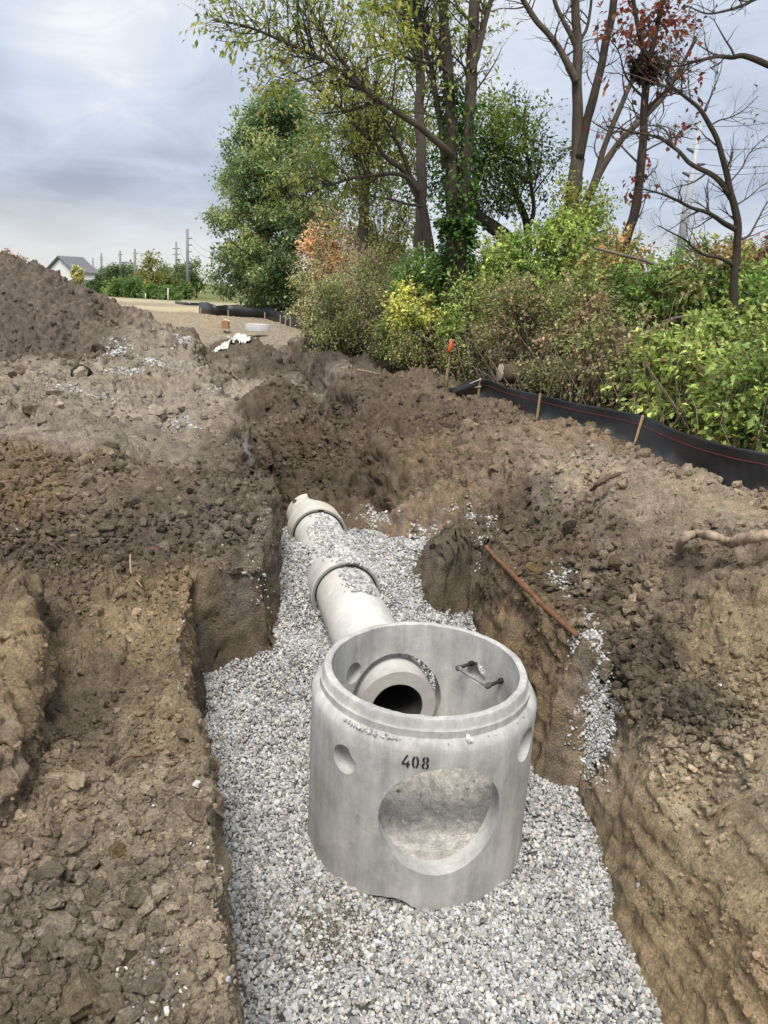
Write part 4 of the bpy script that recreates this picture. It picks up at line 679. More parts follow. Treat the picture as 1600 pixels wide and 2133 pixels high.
    def stems(s, base, c, rad, n, r=.012, col=(.10, .08, .06), sides=3):
        for k in range(n):
            e = c+unit(1)[0]*rad*rng.random()**.4; b = base+np.array([rng.normal()*rad[0]*.22, rng.normal()*rad[1]*.22, 0]); mid = (b+e)/2+rng.normal(size=3)*rad*.15; q = catmull([b, mid, e], 4)
            s.twig.tube(q, np.linspace(r*rng.uniform(.6, 1.3), r*.3, len(q)), sides, np.array(col)*rng.uniform(.7, 1.3), False)
            for _ in range(2):
                i_ = rng.integers(3, len(q)-1); d_ = norm(unit(1)[0]+np.array([0, 0, .5]))*rad.mean()*rng.uniform(.2, .5); s.twig.tube(np.array([q[i_], q[i_]+d_*.5+.05*rng.normal(size=3)*rad.mean(), q[i_]+d_]), [r*.4, r*.3, r*.2], 3, np.array(col)*rng.uniform(.7, 1.3), False)
    def finish(s, size, cols, wts=None, wid=.5, var=.22, crown='crown', woodname='trunk', twigname='branches', patch=.9, droop=.35, leafmat=None):
        if s.wood.V: s.wood.build(woodname, M_BARK, s.r)
        if s.twig.V: s.twig.build(twigname, M_BARK, s.r)
        if s.lp:
            P_ = np.vstack(s.lp); D = np.vstack(s.ld); n = len(P_); cols = np.array([lin(c) for c in cols]); nc = len(cols)
            sel = np.clip(((vnoise(P_, patch, 4.)*.9+.5)+rng.normal(size=n)*.22), 0, .999)*nc; i0 = np.clip(sel.astype(int), 0, nc-1); ds_ = .68 if s.gain > 1.4 else .8; cols = cols*ds_+(.94-ds_)*cols.mean(1)[:, None]; K = s.gain*cols[i0]*(1+var*rng.normal(size=(n, 1))).clip(.4, 1.8); bz = (rng.random((n, 1)) < .09)&(s.gain > 1.4); K = np.where(bz, np.array([.21, .15, .075])*rng.uniform(.6, 1.4, (n, 1)), K)
            V, T, K = leaves(P_, D, size*rng.lognormal(0, .22, n), K, wid, droop); mb = MB(); mb.add(V, T, None, K); mb.build(crown, M_LEAF, s.r, False)
        return s.r
def gp(u, v, z=0.): return at(u, v, z)
def gbase(x, y): return np.array([x, y, gz(x, y) if y < 60 else 0.])
BK = (.102, .085, .068); BKD = (.062, .051, .041)
YG = [(116, 132, 48), (136, 148, 58), (96, 116, 42), (154, 156, 66)]; GR = [(70, 92, 40), (86, 110, 46), (58, 80, 38), (104, 124, 52)]
# --- the ivy-clad tree with two tall stems and the long arching limb
Y1 = 20.
t = Plant('ivy_clad_tree', gp(936, 770), 'tall twin stemmed tree with ivy on its trunk and a long limb arching left', 'tree')
p0, r0 = t.limb([(934, 778), (938, 700), (944, 640), (950, 560), (953, 490), (955, 455)], Y1, .31, .26, sides=14)
a1, ra1 = t.limb([(948, 480), (941, 400), (940, 311), (938, 220), (933, 150), (926, 60), (918, -90)], Y1, .18, .11, sides=12, col=BK)
a2, ra2 = t.limb([(958, 480), (963, 420), (970, 330), (976, 240), (982, 150), (988, 40), (994, -90)], Y1+.1, .18, .12, sides=12, col=BK)
a3, ra3 = t.limb([(984, 150), (998, 100), (1015, 30), (1035, -40)], Y1, .08, .05, col=BK)
b1, rb1 = t.limb([(940, 322), (925, 308), (899, 285), (865, 258), (820, 228), (775, 200), (735, 165), (700, 142), (650, 112), (595, 88), (550, 68), (512, 54), (475, 46), (440, 42)], Y1-.2, .095, .012, yv=-3., col=BK)
b2, rb2 = t.limb([(775, 202), (740, 160), (700, 110), (670, 60), (640, 10), (620, -30)], Y1-1., .05, .02, yv=-1)
b3, rb3 = t.limb([(936, 120), (900, 75), (870, 40), (845, -10)], Y1, .08, .05); b4, rb4 = t.limb([(930, 150), (905, 130), (880, 128), (830, 110), (790, 70), (760, 40)], Y1-.3, .05, .015, yv=-1.)
b5, rb5 = t.limb([(926, 350), (918, 260), (905, 180), (896, 130), (870, 60), (860, 0)], Y1+.1, .08, .05)
b6, rb6 = t.limb([(690, 140), (650, 160), (610, 170), (570, 160), (545, 190)], Y1-2, .025, .008, yv=-.5)
for p_, r_, n_, l_ in ((b1, rb1, 44, 1.5), (b2, rb2, 22, 1.4), (b4, rb4, 20, 1.3), (b6, rb6, 12, .9)): t.sprout(p_, r_, n_, l_, 1, .3, 1., .3, leafn=3.0)
for p_, r_, n_ in ((b3, rb3, 14), (b5, rb5, 14), (a1, ra1, 12), (a2, ra2, 16), (a3, ra3, 8)): t.sprout(p_, r_, n_, 1.6, 1, .4, 1., .3, leafn=5.)
for (u, v, rx, rz, n) in ((560, 40, 1.2, .6, 260), (650, 30, 1.2, .7, 300), (740, 40, 1.1, .7, 260), (640, 110, .9, .4, 150), (700, 190, .8, .4, 120), (610, 200, .6, .35, 90), (800, 30, 1., .8, 220), (560, 120, .6, .3, 70)): t.blob(aty(u, v, Y1-2), (rx, 1.2, rz), n, .2, 9)
for p_, r_, n_ in ((b1, rb1, 10), (b2, rb2, 5), (b3, rb3, 6), (b5, rb5, 6), (a2, ra2, 6)): t.sprout(p_, r_, n_, 1.5, 2, .25, 1., .3, leafn=.3, wig=.3)
t.finish(.13, YG, wid=.42, droop=.7, patch=1.4)
iv = MB(); n = 3600; k = rng.random(n); src = np.where(rng.random(n) < .6, 0, np.where(rng.random(n) < .6, 1, 2)); P_ = np.zeros((n, 3)); D = np.zeros((n, 3))
for q, (pp, rr_) in enumerate(((p0, r0), (a1[:30], ra1[:30]), (a2[:26], ra2[:26]))):
    m = src == q; f = rng.random(m.sum())**(1.0 if q == 0 else 1.5)*(len(pp)-2); f = f if q else 10+f*.75; f = np.minimum(f, len(pp)-2); i_ = f.astype(int); th = rng.uniform(0, 6.28, m.sum()); o = np.stack([np.cos(th), np.sin(th), 0*th], 1); P_[m] = pp[i_]+(pp[i_+1]-pp[i_])*(f-i_)[:, None]+o*(rr_[i_]+np.abs(rng.normal(size=m.sum()))*.13)[:, None]; D[m] = o
P_ += rng.normal(size=P_.shape)*.03; V, T, K = leaves(P_, D+[0, 0, -.3], .11*rng.lognormal(0, .2, n), np.array([lin(c) for c in ((50, 84, 36), (78, 118, 46), (38, 62, 30), (110, 140, 60))])[rng.integers(0, 4, n)]*rng.uniform(.7, 1.2, (n, 1)), .8, .3); iv.add(V, T, None, K); iv.build('ivy', M_LEAF, t.r, False)
vn = MB(); vn.tube(catmull([aty(925, 775, Y1-.3), aty(928, 720, Y1-.4), aty(940, 640, Y1-.42), aty(946, 560, Y1-.4), aty(942, 500, Y1-.35)], 6), np.linspace(.06, .03, 25), 7, BKD); vn.tube(catmull([aty(915, 780, Y1-.5), aty(930, 720, Y1-.5), aty(935, 660, Y1-.45), aty(950, 600, Y1-.42)], 6), np.linspace(.05, .025, 19), 7, BKD); vn.build('vine_stem', M_BARK, t.r)
# --- bent tree with curved trunk left of it
t = Plant('bent_tree', gp(900, 745), 'bent tree whose curved trunk sweeps up and left behind the ivy trunk', 'tree'); Y2 = 21.2
c0_, rc0 = t.limb([(905, 745), (902, 640), (898, 543), (889, 480), (880, 431), (868, 395), (852, 368)], Y2, .15, .115, sides=11, col=BK)
c1, rc1 = t.limb([(854, 372), (835, 350), (812, 335), (785, 305), (760, 281), (735, 255), (715, 232), (690, 210), (665, 190), (640, 168), (610, 150)], Y2, .068, .012, yv=-2, col=BK)
c2, rc2 = t.limb([(860, 380), (848, 345), (838, 318), (825, 290), (812, 262), (795, 230), (775, 195), (750, 160), (720, 110)], Y2, .062, .02, yv=-1, col=BK)
c3, rc3 = t.limb([(872, 400), (850, 372), (820, 362), (775, 366), (740, 370), (700, 381), (665, 395), (640, 415), (622, 432)], Y2-.2, .065, .012, yv=-2, col=BK)
c4, rc4 = t.limb([(700, 385), (670, 372), (640, 372), (600, 385), (560, 395)], Y2-1.5, .03, .01, yv=-.6); c5, rc5 = t.limb([(880, 430), (850, 425), (815, 415), (780, 410), (745, 400), (720, 385)], Y2-.1, .04, .012)
for p_, r_, n_, l_, lf in ((c1, rc1, 40, 1.4, 2.6), (c2, rc2, 28, 1.4, 2.6), (c3, rc3, 30, 1.2, 2.6), (c4, rc4, 10, .8, 2.5), (c5, rc5, 10, .9, 2.5)): t.sprout(p_, r_, n_, l_, 1, .25, 1., .25, leafn=lf)
t.finish(.13, YG, wid=.42, droop=.6)
# --- straight pole-like trunk behind
t = Plant('straight_tree', gp(876, 720), 'tall straight grey trunk standing just behind the bent tree', 'tree'); Y3 = 23.
c0_, rc0 = t.limb([(876, 735), (873, 620), (872, 532), (877, 450), (880, 375), (876, 250), (873, 150), (864, 100), (852, 50), (842, -10), (838, -60)], Y3, .165, .115, sides=12, col=(.11, .095, .08))
c1, rc1 = t.limb([(873, 150), (874, 90), (872, 30), (868, -50)], Y3, .11, .09, col=(.10, .088, .074)); t.sprout(c0_, rc0, 22, 2., 1, .45, 1., .3, leafn=5.); t.sprout(c1, rc1, 10, 1.6, 1, .2, 1., .3, leafn=5.)
t.blob(aty(800, 80, Y3+1), (2., 1.5, 1.6), 900, .3); t.blob(aty(905, 60, Y3+1), (1.2, 1.2, 1.6), 500, .28); t.blob(aty(960, 60, Y3+1), (1., 1., 1.4), 350, .28); t.blob(aty(900, 220, Y3+1), (1., 1., .9), 300, .28); t.finish(.13, YG, wid=.45, droop=.5)
# --- thin forked tree with yellow green crown
t = Plant('forked_tree', gp(757, 700), 'slim forked tree with loose yellow green crown behind the orange shrub', 'tree'); Y4 = 28.
c0_, rc0 = t.limb([(757, 700), (755, 600), (755, 506), (758, 450), (760, 412), (766, 360)], Y4, .21, .17, sides=10, col=(.11, .095, .08)); c1, rc1 = t.limb([(760, 412), (752, 380), (748, 330), (746, 260), (742, 180)], Y4, .12, .05, col=BK); c2, rc2 = t.limb([(764, 380), (769, 340), (774, 260), (782, 190), (790, 120)], Y4, .12, .05, col=BK)
for p_, r_ in ((c1, rc1), (c2, rc2)): t.sprout(p_, r_, 14, 2., 1, .2, 1., .3, leafn=4.)
for (u, v, rx, rz, n) in ((735, 300, 1.6, 1.7, 2000), (790, 300, 1.5, 1.5, 2000), (720, 440, 1., .8, 500), (835, 310, 1.3, 1.2, 1300), (770, 210, 1.8, 1.4, 1300), (840, 440, 1., 1., 500), (690, 250, 1., 1., 500)): t.blob(aty(u, v, Y4), (rx, rx, rz), n, .32)
t.finish(.14, [(104, 118, 44), (134, 138, 56), (150, 150, 66), (84, 104, 42)], wid=.45)
# --- leaning leafy tree, right of the ivy tree
t = Plant('leaning_tree', gp(1090, 640), 'leafy green tree with a thick trunk leaning left behind the ivy tree', 'tree'); Y5 = 25.
c0_, rc0 = t.limb([(1110, 660), (1092, 570), (1071, 517), (1045, 487), (1022, 469), (1000, 452), (985, 425), (990, 380), (1005, 330)], Y5, .30, .12, sides=11, col=BKD)
c1, rc1 = t.limb([(1100, 560), (1098, 470), (1085, 430), (1071, 400), (1058, 360), (1050, 300), (1040, 230)], Y5+.2, .15, .04, col=BKD); c2, rc2 = t.limb([(1098, 480), (1112, 440), (1106, 380), (1095, 300), (1090, 250)], Y5, .09, .03, col=BKD)
for p_, r_ in ((c0_, rc0), (c1, rc1), (c2, rc2)): t.sprout(p_, r_, 13, 1.7, 1, .35, 1., .35, leafn=3.)
for (u, v, rx, rz, n) in ((1040, 330, 1.3, 1.7, 2600), (1085, 300, 1., 1.4, 1200), (1010, 300, .9, 1.5, 1100), (1050, 230, 1., .8, 500), (1120, 290, .6, .8, 260), (1010, 400, .6, .7, 500), (1060, 420, .8, .5, 400), (1145, 360, .6, .9, 220), (940, 300, 1., 1.6, 700), (900, 350, 1., 1.3, 600), (850, 400, .9, .8, 300), (1165, 330, .5, .5, 90), (1000, 230, 1., .9, 300)): t.blob(aty(u, v, Y5), (rx, rx, rz), n, .28)
t.finish(.12, GR+[(120, 138, 48)], wid=.5)
# --- four-stemmed bare tree
t = Plant('multi_stem_tree', gp(1195, 700), 'nearly bare tree fanning into four dark stems above the yellow green vines', 'tree'); Y6 = 22.
c0_, rc0 = t.limb([(1192, 700), (1192, 600), (1190, 500), (1190, 440), (1197, 380), (1205, 330)], Y6, .235, .185, sides=12, col=BK)
d1, rd1 = t.limb([(1200, 400), (1203, 300), (1202, 230), (1200, 161), (1203, 94), (1199, 20), (1197, -60)], Y6, .175, .10, sides=11, col=BK); d2, rd2 = t.limb([(1200, 170), (1191, 150), (1178, 125), (1165, 101), (1142, 70), (1116, 41), (1090, 0), (1070, -40)], Y6-.2, .10, .06, col=BK)
d3, rd3 = t.limb([(1207, 330), (1222, 255), (1232, 215), (1243, 180), (1255, 130), (1262, 90), (1275, 30), (1285, -40)], Y6-.1, .125, .09, sides=10, col=BKD); d4, rd4 = t.limb([(1205, 470), (1229, 405), (1245, 355), (1259, 307), (1276, 262), (1292, 225), (1310, 185), (1324, 155), (1340, 100)], Y6+.3, .10, .055, col=BK)
d5, rd5 = t.limb([(1210, 440), (1232, 397), (1252, 355), (1275, 318), (1300, 285), (1328, 258), (1355, 232), (1380, 205), (1400, 170), (1420, 135), (1450, 80)], Y6-.3, .115, .04, sides=10, col=BK); d6, rd6 = t.limb([(1202, 100), (1188, 70), (1172, 40), (1155, 0), (1150, -50)], Y6, .08, .04, col=BK); d7, rd7 = t.limb([(1203, 90), (1222, 60), (1230, 20), (1235, -30)], Y6, .05, .03)
for p_, r_, n_ in ((d1, rd1, 10), (d2, rd2, 14), (d3, rd3, 10), (d4, rd4, 10), (d5, rd5, 12), (d6, rd6, 8), (d7, rd7, 6)): t.sprout(p_, r_, n_, 1.3, 1, .3, 1., .1, ang=(35, 85), leafn=.12, wig=.3)
vine = []; 
for (u, v, rx, rz, n) in ((1200, 480, .75, 1.0, 1500), (1235, 440, .5, .7, 700), (1180, 400, .35, .5, 200)): t.blob(aty(u, v, Y6-.5), (rx, rx, rz), n, .22)
t.finish(.10, [(122, 140, 44), (140, 152, 52), (98, 122, 42), (160, 160, 70)], wid=.6)
# --- red leaved tree and its nest
t = Plant('red_leaf_tree', gp(1300, 640), 'slender dark tree carrying sparse red and orange leaves and a leaf nest', 'tree'); Y7 = 18.
c0_, rc0 = t.limb([(1302, 700), (1303, 600), (1300, 525), (1310, 480), (1320, 448), (1329, 395), (1335, 337), (1340, 280), (1342, 225), (1347, 170), (1350, 150)], Y7, .125, .075, sides=10, col=BKD)
e1, re1 = t.limb([(1350, 150), (1355, 115), (1362, 90), (1370, 50), (1380, 0), (1388, -50)], Y7, .07, .045, col=BKD); e2, re2 = t.limb([(1347, 165), (1344, 120), (1337, 90), (1328, 50), (1318, 0), (1305, -50)], Y7-.1, .06, .04, col=BKD); e3, re3 = t.limb([(1341, 240), (1360, 215), (1385, 190), (1405, 170), (1425, 140)], Y7, .05, .02, col=BKD); e4, re4 = t.limb([(1338, 200), (1318, 180), (1300, 150), (1290, 110), (1270, 80)], Y7, .03, .01); e5, re5 = t.limb([(1330, 340), (1300, 310), (1275, 280), (1255, 240)], Y7, .025, .01); e6, re6 = t.limb([(1334, 320), (1370, 300), (1410, 285), (1445, 290)], Y7, .025, .008)
for p_, r_, n_, lf in ((e1, re1, 12, 2.6), (e2, re2, 12, 2.6), (e3, re3, 14, 1.6), (e4, re4, 8, 2.), (c0_, rc0, 12, .7), (e5, re5, 5, .6), (e6, re6, 8, 1.)): t.sprout(p_, r_, n_, 1.05, 1, .3, 1., .1, leafn=lf, wig=.3)
t.blob(aty(1345, 60, Y7), (.8, .75, .75), 170, .2, 6); t.blob(aty(1400, 55, Y7), (.6, .6, .35), 80, .2, 6); t.blob(aty(1330, 360, Y7), (.25, .3, 1.1), 60, .15, 5)
t.finish(.13, [(104, 56, 44), (138, 74, 52), (150, 92, 62), (92, 66, 52), (124, 54, 44)], wid=.6, droop=.6)
nb = aty(1345, 150, Y7-.15); nst = Plant('leaf_nest', nb, 'dark ball of dead leaves and twigs in the fork of the red leaved tree', 'nest'); nst.blob(nb, (.24, .24, .2), 700, .07, 14, .3); nst.finish(.12, [(52, 40, 34), (70, 52, 42), (40, 32, 28)], crown='leaf_mass')
# --- overhanging branch from the right
t = Plant('overhanging_branch_tree', aty(1720, 700, 15), 'bare tree outside the right edge reaching a dark branch into the picture', 'tree'); c0_, rc0 = t.limb([(1730, 800), (1715, 500), (1700, 300), (1680, 190)], 15., .16, .09, col=BKD); c1, rc1 = t.limb([(1690, 240), (1650, 160), (1600, 135), (1551, 116), (1525, 119), (1499, 117), (1475, 122), (1450, 128), (1420, 136), (1380, 138)], 15., .07, .012, yv=1., col=BKD); c2, rc2 = t.limb([(1680, 190), (1640, -20), (1580, -5), (1550, 10), (1510, 22), (1470, 28), (1430, 12)], 15, .05, .01); t.sprout(c1, rc1, 18, 1., 1, .4, 1., .2, leafn=.7, wig=.3); t.sprout(c2, rc2, 10, .9, 1, .4, 1., .0, leafn=.7, wig=.3)
t.finish(.09, [(60, 56, 44), (80, 74, 56), (96, 60, 44)], wid=.5)
# --- bare crooked tree on the right
t = Plant('bare_tree', gp(1530, 850), 'bare crooked tree at the right, its twigs spread against the sky', 'tree'); Y8 = 13.
f0, rf0 = t.limb([(1518, 860), (1522, 760), (1527, 680), (1530, 620), (1532, 562), (1534, 510), (1535, 470), (1528, 430), (1521, 400), (1514, 365), (1504, 330), (1492, 290), (1477, 257), (1462, 232), (1448, 217), (1425, 200), (1403, 184), (1385, 165)], Y8, .085, .02, sides=10, col=BKD)
f1, rf1 = t.limb([(1521, 405), (1500, 378), (1480, 362), (1455, 350), (1435, 338), (1415, 315), (1394, 300), (1375, 286), (1355, 282), (1320, 275), (1285, 266), (1262, 262)], Y8, .05, .01, yv=.8, col=BKD); f2, rf2 = t.limb([(1533, 478), (1510, 466), (1490, 452), (1469, 441), (1440, 432), (1412, 417), (1380, 404), (1345, 395), (1320, 392)], Y8, .045, .008, yv=-.8, col=BKD)
f3, rf3 = t.limb([(1532, 555), (1515, 545), (1495, 536), (1469, 531), (1445, 516), (1427, 499), (1400, 485), (1372, 470)], Y8, .035, .008, yv=-.6, col=BKD); f4, rf4 = t.limb([(1536, 500), (1560, 490), (1580, 455), (1600, 420), (1640, 380)], Y8, .025, .006); f5, rf5 = t.limb([(1415, 318), (1400, 300), (1385, 270), (1350, 262), (1310, 285), (1285, 300)], Y8, .02, .006); f6, rf6 = t.limb([(1485, 258), (1500, 250), (1520, 245), (1545, 232), (1565, 215), (1580, 200)], Y8, .014, .005); f7, rf7 = t.limb([(1520, 380), (1545, 350), (1560, 320), (1590, 290), (1620, 270)], Y8, .014, .004); f8, rf8 = t.limb([(1529, 430), (1560, 410), (1590, 385), (1620, 370)], Y8, .014, .004); f9, rf9 = t.limb([(1470, 232), (1485, 190), (1500, 150), (1507, 110)], Y8, .012, .004); f10, rf10 = t.limb([(1403, 184), (1370, 175), (1330, 160), (1300, 150)], Y8, .02, .006)
for p_, r_, n_ in ((f1, rf1, 20), (f2, rf2, 20), (f3, rf3, 12), (f4, rf4, 9), (f5, rf5, 6), (f6, rf6, 9), (f7, rf7, 10), (f8, rf8, 9), (f9, rf9, 7), (f10, rf10, 9)): t.sprout(p_, r_, n_, .62, 1, .2, 1., .12, ang=(30, 65), leafn=.06, wig=.25, rmul=.45)
t.sprout(f0, rf0, 16, .7, 1, .35, 1., .12, ang=(30, 65), leafn=.06, wig=.25)
t.finish(.07, [(56, 46, 40), (90, 46, 36)], wid=.6)
# fallen sapling lying in the brush
for (name, px, y, r, lab) in (('fallen_branch', [(1238, 516), (1300, 532), (1340, 542), (1375, 555), (1420, 577), (1461, 602), (1480, 612)], 15.5, .045, 'long grey leaning branch sloping down through the brush on the right'), ('fallen_branch', [(1262, 715), (1310, 700), (1360, 685), (1400, 665), (1440, 658), (1482, 660)], 13.8, .03, 'arched grey branch low in the brush above the silt fence')):
    p = catmull([aty(u, v, y) for u, v in px], 7); m = MB(); m.tube(p-p[0], np.linspace(r*.6, r, len(p)), 7, (.19, .16, .13)); o = m.build(name, M_BARK); o.location = Vector(p[0]); tag(o, lab, 'branch')
# --- the big dense green tree at the far end
t = Plant('broad_green_tree', gp(550, 668), 'big dense dark green tree at the far end of the trench', 'tree'); Y9 = 46.
c0_, rc0 = t.limb([(548, 668), (549, 600), (552, 500), (556, 400), (560, 300), (562, 220)], Y9, .45, .08, sides=10, col=BKD)
for k in range(16):
    v0 = rng.uniform(300, 610); sgn = -1 if k % 2 else 1; t.limb([(551+(600-v0)*.03, v0), (551+sgn*35, v0-35), (551+sgn*rng.uniform(35, 75), v0-rng.uniform(50, 110))], Y9, .14, .03, yv=rng.normal()*2, sides=6, col=BKD)
GT = []
prof_t = [(200, 566, 22), (228, 560, 44), (260, 556, 66), (300, 552, 92), (340, 552, 112), (380, 550, 122), (420, 546, 126), (460, 545, 126), (500, 545, 124), (540, 540, 128), (575, 538, 128), (605, 545, 112), (632, 560, 86)]
for (v, uc, hw) in prof_t:
    nb_ = int(4+hw/9)
    for k in range(nb_):
        th = rng.uniform(0, 6.28); rr_ = rng.random()**.5; c = aty(uc+26+hw*.88*rr_*math.cos(th), v+rng.normal()*9, Y9); c[1] += hw/1550*Y9*.85*rr_*math.sin(th); s_ = rng.uniform(.75, 1.25); t.blob(c, (.85*s_, .85*s_, .5*s_), int(420*s_), .24, 12)
for k in range(70):
    v, uc, hw = prof_t[rng.integers(1, len(prof_t))]; a = rng.uniform(-1, 1); c = aty(uc+24+hw*(.93+.1*rng.normal())*(1 if a > 0 else -1), v+rng.normal()*16, Y9); t.blob(c, (.5, .5, .35), 60, .22, 9)
t.gain = 2.6; t.finish(.165, [(72, 94, 54), (92, 112, 62), (64, 86, 52), (106, 122, 68), (82, 102, 58), (116, 124, 68)], wid=.6, var=.35, patch=1.6)
# --- shrubs of the tree line
SH = [ # name, u, v_top, v_bot, half width px, depth y, colours, leaf, n, stems, label
 ('pale_shrub', 695, 585, 742, 52, 23.5, [(132, 136, 80), (150, 154, 92), (112, 120, 66)], .07, 3000, 50, 'pale yellow green shrub at the trench edge nearest the big green tree'),
 ('pale_shrub', 655, 540, 690, 45, 27, [(138, 138, 82), (118, 122, 70), (160, 154, 96)], .08, 2000, 40, 'thin pale shrub rising left of the pale yellow green one'),
 ('orange_shrub', 688, 448, 590, 48, 30, [(178, 142, 98), (188, 154, 108), (160, 128, 86), (160, 148, 96)], .10, 2200, 40, 'orange autumn shrub at the right side of the big green tree'),
 ('brown_shrub', 765, 520, 640, 62, 27, [(144, 116, 88), (160, 132, 98), (126, 106, 78), (150, 142, 86)], .07, 2200, 120, 'reddish brown dry shrub behind the pale shrub'),
 ('dry_shrub', 740, 580, 735, 75, 24.5, [(132, 132, 78), (150, 142, 92), (116, 114, 70), (120, 132, 66)], .06, 3000, 200, 'twiggy olive brown shrub left of the bright yellow bush'),
 ('yellow_green_sapling', 795, 400, 560, 66, 29, [(140, 140, 62), (160, 152, 72), (116, 122, 54)], .11, 2600, 40, 'yellow green sapling between the forked tree and the straight trunk'),
 ('dry_shrub', 805, 520, 650, 55, 25.5, [(108, 116, 58), (122, 124, 68), (92, 104, 50)], .07, 2400, 90, 'dull green shrub under the yellow green sapling'),
 ('dry_shrub', 825, 590, 745, 66, 22.5, [(134, 130, 78), (112, 118, 62), (150, 136, 92)], .06, 2600, 180, 'tangled brown shrub behind the broken grey log'),
 ('green_shrub', 880, 528, 640, 52, 20.6, [(84, 116, 44), (104, 134, 52), (68, 96, 40)], .09, 2400, 40, 'fresh green shrub against the left side of the ivy trunk'),
 ('yellow_bush', 858, 598, 690, 40, 19.6, [(158, 158, 58), (168, 166, 68), (132, 142, 54)], .09, 1300, 12, 'bright yellow bush left of the ivy trunk'),
 ('low_shrub', 862, 672, 760, 46, 19.3, [(116, 122, 60), (132, 130, 72), (100, 108, 52)], .06, 1300, 60, 'low mixed weeds right under the bright yellow bush'),
 ('low_shrub', 965, 690, 790, 42, 18.6, [(112, 120, 56), (128, 122, 74), (96, 108, 48)], .06, 1300, 70, 'low weeds right of the survey lath under the ivy trunk'),
 ('yellow_green_shrub', 955, 600, 720, 36, 18.9, [(118, 136, 52), (136, 146, 62), (100, 118, 46)], .08, 1100, 30, 'small yellow green vine shrub just right of the ivy trunk'),
 ('green_shrub', 1140, 560, 700, 60, 17.8, [(116, 136, 50), (98, 118, 46), (134, 144, 62)], .08, 2000, 40, 'mid green shrub above the dead brush behind the fence'),
 ('green_shrub', 830, 660, 745, 44, 20.6, [(92, 110, 46), (110, 126, 56), (76, 92, 42)], .08, 1400, 30, 'small green shrub directly above the broken grey log'),
 ('green_shrub', 905, 620, 745, 40, 19.9, [(96, 104, 50), (112, 118, 58), (84, 88, 46)], .07, 1500, 60, 'mixed shrub hugging the foot of the ivy trunk'),
 ('yellow_green_shrub', 1020, 505, 640, 48, 20.5, [(130, 142, 48), (150, 158, 60), (108, 122, 44)], .09, 1900, 40, 'yellow green shrub right of the ivy trunk under the leaning trunk'),
 ('dry_shrub', 1020, 590, 770, 62, 19.0, [(122, 130, 58), (106, 106, 66), (138, 132, 74), (104, 124, 52)], .07, 2600, 170, 'dull shrub with bare stems right of the ivy trunk foot'),
 ('green_shrub', 1085, 500, 640, 62, 20.8, [(110, 134, 46), (126, 148, 54), (88, 114, 42)], .10, 2800, 40, 'bright green shrub in front of the leaning trunk'),
 ('dry_shrub', 1100, 600, 800, 85, 17.2, [(118, 102, 74), (104, 108, 56), (132, 112, 80), (96, 104, 50)], .07, 3600, 240, 'brown dead brush behind the two farthest fence stakes'),
 ('green_shrub', 1180, 455, 610, 66, 20.2, [(112, 132, 46), (92, 116, 42), (132, 148, 54)], .10, 3000, 40, 'tall green shrub at the foot of the four stemmed tree'),
 ('green_shrub', 1275, 500, 650, 62, 17.6, [(116, 122, 52), (98, 112, 46), (136, 138, 62), (150, 110, 60)], .10, 2200, 50, 'loose green shrub round the foot of the red leaved tree'),
 ('dry_shrub', 1215, 590, 790, 78, 16.0, [(102, 116, 52), (122, 124, 62), (128, 108, 78)], .08, 3200, 160, 'grey green brush between the fallen branches'),
 ('green_shrub', 1350, 555, 700, 82, 16.2, [(92, 120, 42), (112, 136, 50), (76, 102, 38)], .10, 3400, 50, 'deep green shrub left of the bare crooked tree'),
 ('green_shrub', 1480, 520, 680, 90, 15.4, [(98, 124, 44), (116, 140, 50), (82, 106, 40), (124, 108, 60)], .10, 3800, 60, 'green shrub wrapped round the bare crooked tree'),
 ('red_brown_shrub', 1592, 505, 620, 36, 16.5, [(110, 60, 46), (92, 66, 44), (120, 84, 56)], .09, 1000, 30, 'reddish brown shrub at the right edge'),
 ('green_shrub', 1640, 580, 760, 90, 13.8, [(92, 118, 42), (110, 134, 50), (74, 98, 38)], .10, 2800, 50, 'tall green shrub running out of the right edge'),
 ('dry_shrub', 1300, 660, 830, 92, 13.6, [(120, 104, 74), (128, 122, 72), (104, 114, 54)], .08, 3000, 200, 'brown dry brush just behind the silt fence centre'),
 ('bright_leaf_bush', 1420, 690, 890, 130, 11.8, [(126, 146, 50), (148, 162, 64), (104, 126, 46), (160, 166, 78)], .105, 3000, 50, 'bright green big leaved bush bulging over the silt fence'),
 ('bright_leaf_bush', 1560, 720, 940, 105, 10.3, [(122, 142, 50), (146, 158, 64), (100, 122, 46)], .105, 2900, 50, 'second bright green bush at the right end of the silt fence'),
 ('bright_leaf_bush', 1530, 640, 770, 90, 12.6, [(122, 138, 52), (104, 124, 46), (146, 154, 68)], .10, 2600, 40, 'upper bright green bush below the bare crooked tree'),
 ('low_shrub', 1150, 750, 815, 60, 15.4, [(104, 108, 58), (86, 94, 46), (124, 118, 74)], .06, 1500, 60, 'low leafy shrub hiding the sawn log behind the fence'),
 ('low_shrub', 1235, 745, 815, 60, 14.2, [(92, 104, 46), (108, 116, 56), (78, 86, 40)], .06, 1400, 60, 'low dark green shrub leaning on the middle of the silt fence'),
]
